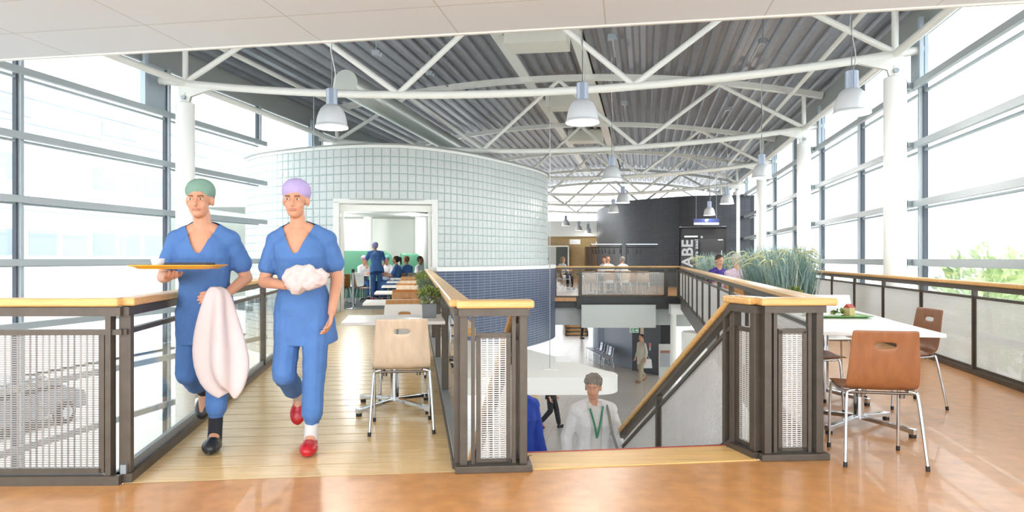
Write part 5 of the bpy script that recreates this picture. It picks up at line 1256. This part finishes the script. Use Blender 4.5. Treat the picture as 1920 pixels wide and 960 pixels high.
m.ell(o_ + V((.02, 0, .042)), (.011, .004, .011)); m.bar(o_ + V((.012, 0, .03)), o_ + V((-.006, 0, -.008)), .004, .018); m.bar(o_ + V((-.006, 0, -.008)), o_ + V((.03, 0, -.03)), .004, .011); m.bar(o_ + V((.03, 0, -.03)), o_ + V((.022, 0, -.05)), .004, .01); m.bar(o_ + V((-.006, 0, -.008)), o_ + V((-.03, 0, -.045)), .004, .011); m.bar(o_ + V((.012, 0, .026)), o_ + V((.04, 0, .008)), .004, .009); m.bar(o_ + V((.010, 0, .026)), o_ + V((-.025, 0, .012)), .004, .009)
m.build('pictogram', mat('white_letter', (250, 250, 250), .5), es)
m = MB(); m.tube([(p + q) / 2 + V((0, 0, .07)), (p + q) / 2 + V((0, 0, .25))], .008, 6); m.build('rod', GREYM, es)
# notice stand, columns, white boxes near the doors
def lb(u0, u1, v0, v1, Y, name, mt, lab, cat, depth=.3):
    a_, b_ = at(u0, v1, Y), at(u1, v0, Y); m = MB(); x0, x1 = a_.x, b_.x
    m.hexa([(x0, Y, a_.z), (x1, Y, a_.z), (x1, Y + depth, a_.z), (x0, Y + depth, a_.z), (x0, Y, b_.z), (x1, Y, b_.z), (x1, Y + depth, b_.z), (x0, Y + depth, b_.z)]); o = m.build(name, mt, None, bevel=.01)
    if lab: tag(o, lab, cat)
    else: struct(o)
    return o
YN = 5824 / (707 - H0)
ns = thing('notice_board', 'pale free-standing notice board beside the round white column downstairs', 'notice board', (at(1246, H0, YN).x, YN, LOW))
a_, b_ = at(1235.5, 707, YN), at(1256.5, 645, YN); m = MB(); m.box(((a_.x + b_.x) / 2, YN, (LOW + b_.z) / 2), (b_.x - a_.x, .12, b_.z - LOW)); m.build('stand', mat('pale_grey_board', (206, 208, 204), .5), ns)
a_, b_ = at(1238.5, 688, YN - .07), at(1256, 657, YN - .07); m = MB(); m.box(((a_.x + b_.x) / 2, YN - .07, (a_.z + b_.z) / 2), (b_.x - a_.x, .02, b_.z - a_.z)); m.build('poster', mat('grey_poster', (168, 172, 178), .6), ns)
a_, b_ = at(1238.5, 662, YN - .075), at(1256, 657, YN - .075); m = MB(); m.box(((a_.x + b_.x) / 2, YN - .078, (a_.z + b_.z) / 2), (b_.x - a_.x, .02, b_.z - a_.z)); m.build('poster_heading', mat('poster_brown', (156, 110, 92), .6), ns)
for u, wpx, Y in ((1262.5, 11, 21.0), (1252, 8, 27.0), (1308, 60, 15.0)):
    c = at(u, H0, Y); r_ = wpx / F * Y / 2; m = MB(); m.cyl(c, r_, LOW, -.45 if u < 1300 else -.38, 20)
    if u > 1300: m.tube([V((c.x, c.y, -.38)), V((c.x, c.y, -.36))], [r_, r_ * .95], 20)
    struct(m.build('column', STEELW))
lb(1258, 1292, 571, 590, 20.9, 'trim_72', WHITE, None, None, .3); lb(1268, 1296, 590, 612, 21.4, 'trim_73', mat('grey_soffit_panel', (186, 190, 190), .6), None, None, .3)
# lower back wall and bench of steps
m = MB(); wallstrip(m, [V((-8, 56, 0)), V((16, 51.5, 0))], LOW, -.1); struct(m.build('wall_lower_back', mat('lower_white_wall', (226, 226, 222), .7)))
YB = 5824 / (629 - H0); bs = thing('step_bench', 'wooden stepped bench with dark sides far away on the lower floor', 'bench', (at(1080, H0, YB).x, YB, LOW)); x0, x1 = at(1060, 0, YB).x, at(1101, 0, YB).x
for k in range(4): m = MB(); m.bar((x0, YB + .34 * k, LOW + .10 + .185 * k), (x1, YB + .34 * k, LOW + .10 + .185 * k), .32, .06); m.build('step', HAND, bs)
for x in (x0, x1): m = MB(); m.add([(x - .04, YB - .25, LOW), (x - .04, YB + 1.6, LOW), (x - .04, YB + 1.6, LOW + .95), (x - .04, YB - .25, LOW + .3), (x + .04, YB - .25, LOW), (x + .04, YB + 1.6, LOW), (x + .04, YB + 1.6, LOW + .95), (x + .04, YB - .25, LOW + .3)], [(0, 1, 2, 3), (7, 6, 5, 4), (0, 3, 7, 4), (3, 2, 6, 7), (2, 1, 5, 6)]); m.build('side', DARK, bs)
m = MB(); m.hexa([(x0, YB + .2, LOW), (x1, YB + .2, LOW), (x1, YB + 1.5, LOW), (x0, YB + 1.5, LOW), (x0, YB + .2, LOW + .08), (x1, YB + .2, LOW + .08), (x1, YB + 1.5, LOW + .74), (x0, YB + 1.5, LOW + .74)]); m.build('riser', WHITE, bs)
# row of grey chairs along the curved wall
GSH = mat('grey_shell', (166, 174, 188), .35, .3)
for k in range(7):
    q = lw(1123 + 5.6 * k, 670.5 + 3.2 * k); q.z = LOW
    q += V((-.38, 0, 0))
    o = dup(chair0, q, 1.45 + .12 * (k % 3), ['grey chair at the far end of the chair row along the slate wall', 'second grey chair of the row along the slate wall', 'third grey chair of the row along the slate wall', 'middle grey chair of the row along the slate wall', 'fifth grey chair of the row along the slate wall', 'sixth grey chair of the row along the slate wall', 'grey chair of the row nearest the black doors'][k], 'grey chairs along the slate wall', {'seat_shell': GSH})
p = lw(1124, 664); fr_ = thing('folding_sign', 'dark framed sign board standing behind the row of grey chairs', 'sign', p); m = MB(); m.bar(p + V((0, 0, .75)), p + V((.35, 1.2, .75)), .05, 1.4); m.build('board', mat('sign_grey_brown', (120, 116, 108), .5), fr_)
m = MB(); m.bar(p + V((-.02, -.03, .75)), p + V((.34, 1.15, .75)), .02, 1.2); m.build('sheet', mat('sign_sheet', (186, 182, 170), .6), fr_)

# ------------------------------------------------------------------ outside
def outp(d0, Y, z): return V((d0 + KH * Y, Y, z))
ob = thing('office_building', 'white office building across the street outside the left windows', 'building', outp(-24, 20, LOW))
OX = -24.3
m = MB(); m.hexa([outp(OX - 10, -5, LOW), outp(OX, -5, LOW), outp(OX, 75, LOW), outp(OX - 10, 75, LOW), outp(OX - 10, -5, 12), outp(OX, -5, 12), outp(OX, 75, 12), outp(OX - 10, 75, 12)]); m.build('wall', mat('white_render', (240, 240, 238), .7), ob)
WG = mat('outside_window', (156, 166, 188), .2); WGG = mat('outside_window_green', (160, 176, 160), .3)
random.seed(9)
for zlo, zhi, pat in ((1.3, 2.45, 0), (4.2, 5.35, 1)):
    for k in range(16):
        Y = 19 + k * 1.55
        if pat == 1 and k % 5 in (0, 1): continue
        m = MB(); m.bar(outp(OX + .02, Y, (zlo + zhi) / 2), outp(OX + .02, Y + 1.45, (zlo + zhi) / 2), .10, zhi - zlo); f = m.build('window', WHITE, ob)
        m = MB(); m.bar(outp(OX + .06, Y + .08, (zlo + zhi) / 2), outp(OX + .06, Y + 1.37, (zlo + zhi) / 2), .06, zhi - zlo - .14); m.build('glazing', WG if (k + pat) % 3 else WGG, f)
for z_ in (3.2, 6.6, 7.6):
    m = MB(); m.bar(outp(OX + .05, -5, z_), outp(OX + .05, 75, z_), .14, .10); m.build('ledge', mat('ledge_blue_grey', (176, 190, 216), .5), ob)
for k in range(3): m = MB(); m.bar(outp(OX + .03, 25 + 5.5 * k, 7.1), outp(OX + .03, 27 + 5.5 * k, 7.1), .08, .6); m.build('window', WG, ob)
ob2 = thing('office_building', 'low white building with a dark window band outside the right windows', 'building', outp(26, 30, LOW))
m = MB(); m.hexa([outp(24, 2, LOW), outp(34, 2, LOW), outp(34, 60, LOW), outp(24, 60, LOW), outp(24, 2, 3.0), outp(34, 2, 3.0), outp(34, 60, 3.0), outp(24, 60, 3.0)]); m.build('wall', mat('white_render', (240, 240, 238), .7), ob2)
for k in range(10): m = MB(); m.bar(outp(23.95, 8 + k * 4, .9), outp(23.95, 11.2 + k * 4, .9), .1, 1.1); m.build('window', mat('grey_window', (150, 160, 170), .3), ob2)
for k in range(3):
    m = MB(); m.bar(outp(23.9, 2, -2.3 + k * 1.3), outp(23.9, 60, -2.3 + k * 1.3), .1, .35); m.build('ledge', mat('grey_band', (170, 172, 176), .6), ob2)
TL = [mat('tree_leaf', (178, 196, 140), .6), mat('tree_leaf_light', (208, 218, 168), .6)]
def tree(p, h, r_, label, seed):
    t = thing('tree', label, 'tree', p, 'trees outside the right windows'); m = MB(); m.tube([p, p + V((.1, 0, h * .45)), p + V((.05, .1, h * .8))], [.13, .1, .04], 8); m.build('trunk', mat('bark', (112, 98, 82), .9), t)
    m = leafball(p + V((0, 0, h * .7)), V((r_, r_, h * .33)), 750, .28, TL, seed, up=.2); f = m.build('foliage', TL, t)
tree(V((12.2, 17.5, LOW)), 4.6, 1.2, 'young light-green tree outside behind the second right column', 1); tree(V((16.6, 21.8, LOW)), 4.9, 1.3, 'light-green tree outside beside the nearest right column', 2)
tree(V((15.0, 20.0, LOW)), 4.6, 1.4, 'small light-green tree outside between the right columns', 6); tree(V((15.0, 21.0 - 6.2, LOW)), 4.4, .9, 'light-green tree outside the nearest large right window', 4)
hd = thing('hedge', 'green hedge on the ground outside behind the nearest left railing', 'hedge', (-9.9, 11, LOW)); m = leafball(V((-11.6, 11.5, LOW + .4)), V((1.2, 3.0, .7)), 1400, .16, LEAF, 21); m.build('foliage', LEAF, hd, kind='stuff')
def car(p, rz, mt, label):
    c = thing('car', label, 'car', p, 'cars parked outside on the left', world=False); R = None
    prof = [(-2.1, .35), (-2.1, .75), (-1.9, .92), (-1.15, .98), (-.55, 1.42), (.75, 1.45), (1.45, 1.0), (2.0, .85), (2.1, .6), (2.1, .35)]
    m = MB(); rings = [[V((x, y * (1 if z < 1.05 else .82), z)) for x, z in prof] for y in (-.86, .86)]
    n = len(prof); m.loft(rings, True, False); m.add(rings[0], [tuple(range(n))]); m.add(rings[1], [tuple(range(n))[::-1]]); b = m.build('body', mt, c, bevel=.05)
    m = MB(); m.add([(-.95, -.84, 1.02), (1.25, -.84, 1.04), (.68, -.74, 1.36), (-.5, -.74, 1.36)], [(0, 1, 2, 3)]); m.add([(-.95, .84, 1.02), (1.25, .84, 1.04), (.68, .74, 1.36), (-.5, .74, 1.36)], [(3, 2, 1, 0)])
    m.add([(1.42, -.66, 1.03), (1.42, .66, 1.03), (.80, .6, 1.41), (.80, -.6, 1.41)], [(0, 1, 2, 3)]); m.v = [(x * 1.012, y * 1.012, z * 1.012) for x, y, z in m.v]; m.build('windows', mat('car_glass', (50, 58, 66), .15), c)
    for x in (-1.3, 1.3):
        for y in (-.84, .84): m = MB(); m.tube([(x, y - .1, .32), (x, y + .1, .32)], .32, 18); w_ = m.build('wheel', mat('tyre', (34, 34, 36), .8), c); m = MB(); m.tube([(x, y - .115, .32), (x, y + .115, .32)], .18, 14); m.build('rim', ALU, w_)
    m = MB()
    for y in (-.6, .6): m.box((2.09, y, .7), (.05, .3, .12)); m.box((-2.1, y, .8), (.05, .22, .16))
    m.build('lamp', mat('car_lamp', (226, 150, 70), .3), c)
    c.location = p; c.rotation_euler = (0, 0, rz)
car(V((-12.6, 13.2, LOW - .15)), 1.4, mat('car_white', (226, 228, 230), .25), 'white car parked outside beyond the glass left of the bridge')
car(V((-13.8, 18.3, LOW - .15)), 1.4, mat('car_grey', (120, 126, 134), .25), 'grey car parked behind the white car outside on the left')
car(V((-9.9 - 2.2, 7.4, LOW - .15)), 1.3, mat('car_silver', (176, 180, 184), .25), 'silver car parked outside behind the nearest mesh railing')
for o in list(bpy.data.objects):
    if '_world' in o: del o['_world']
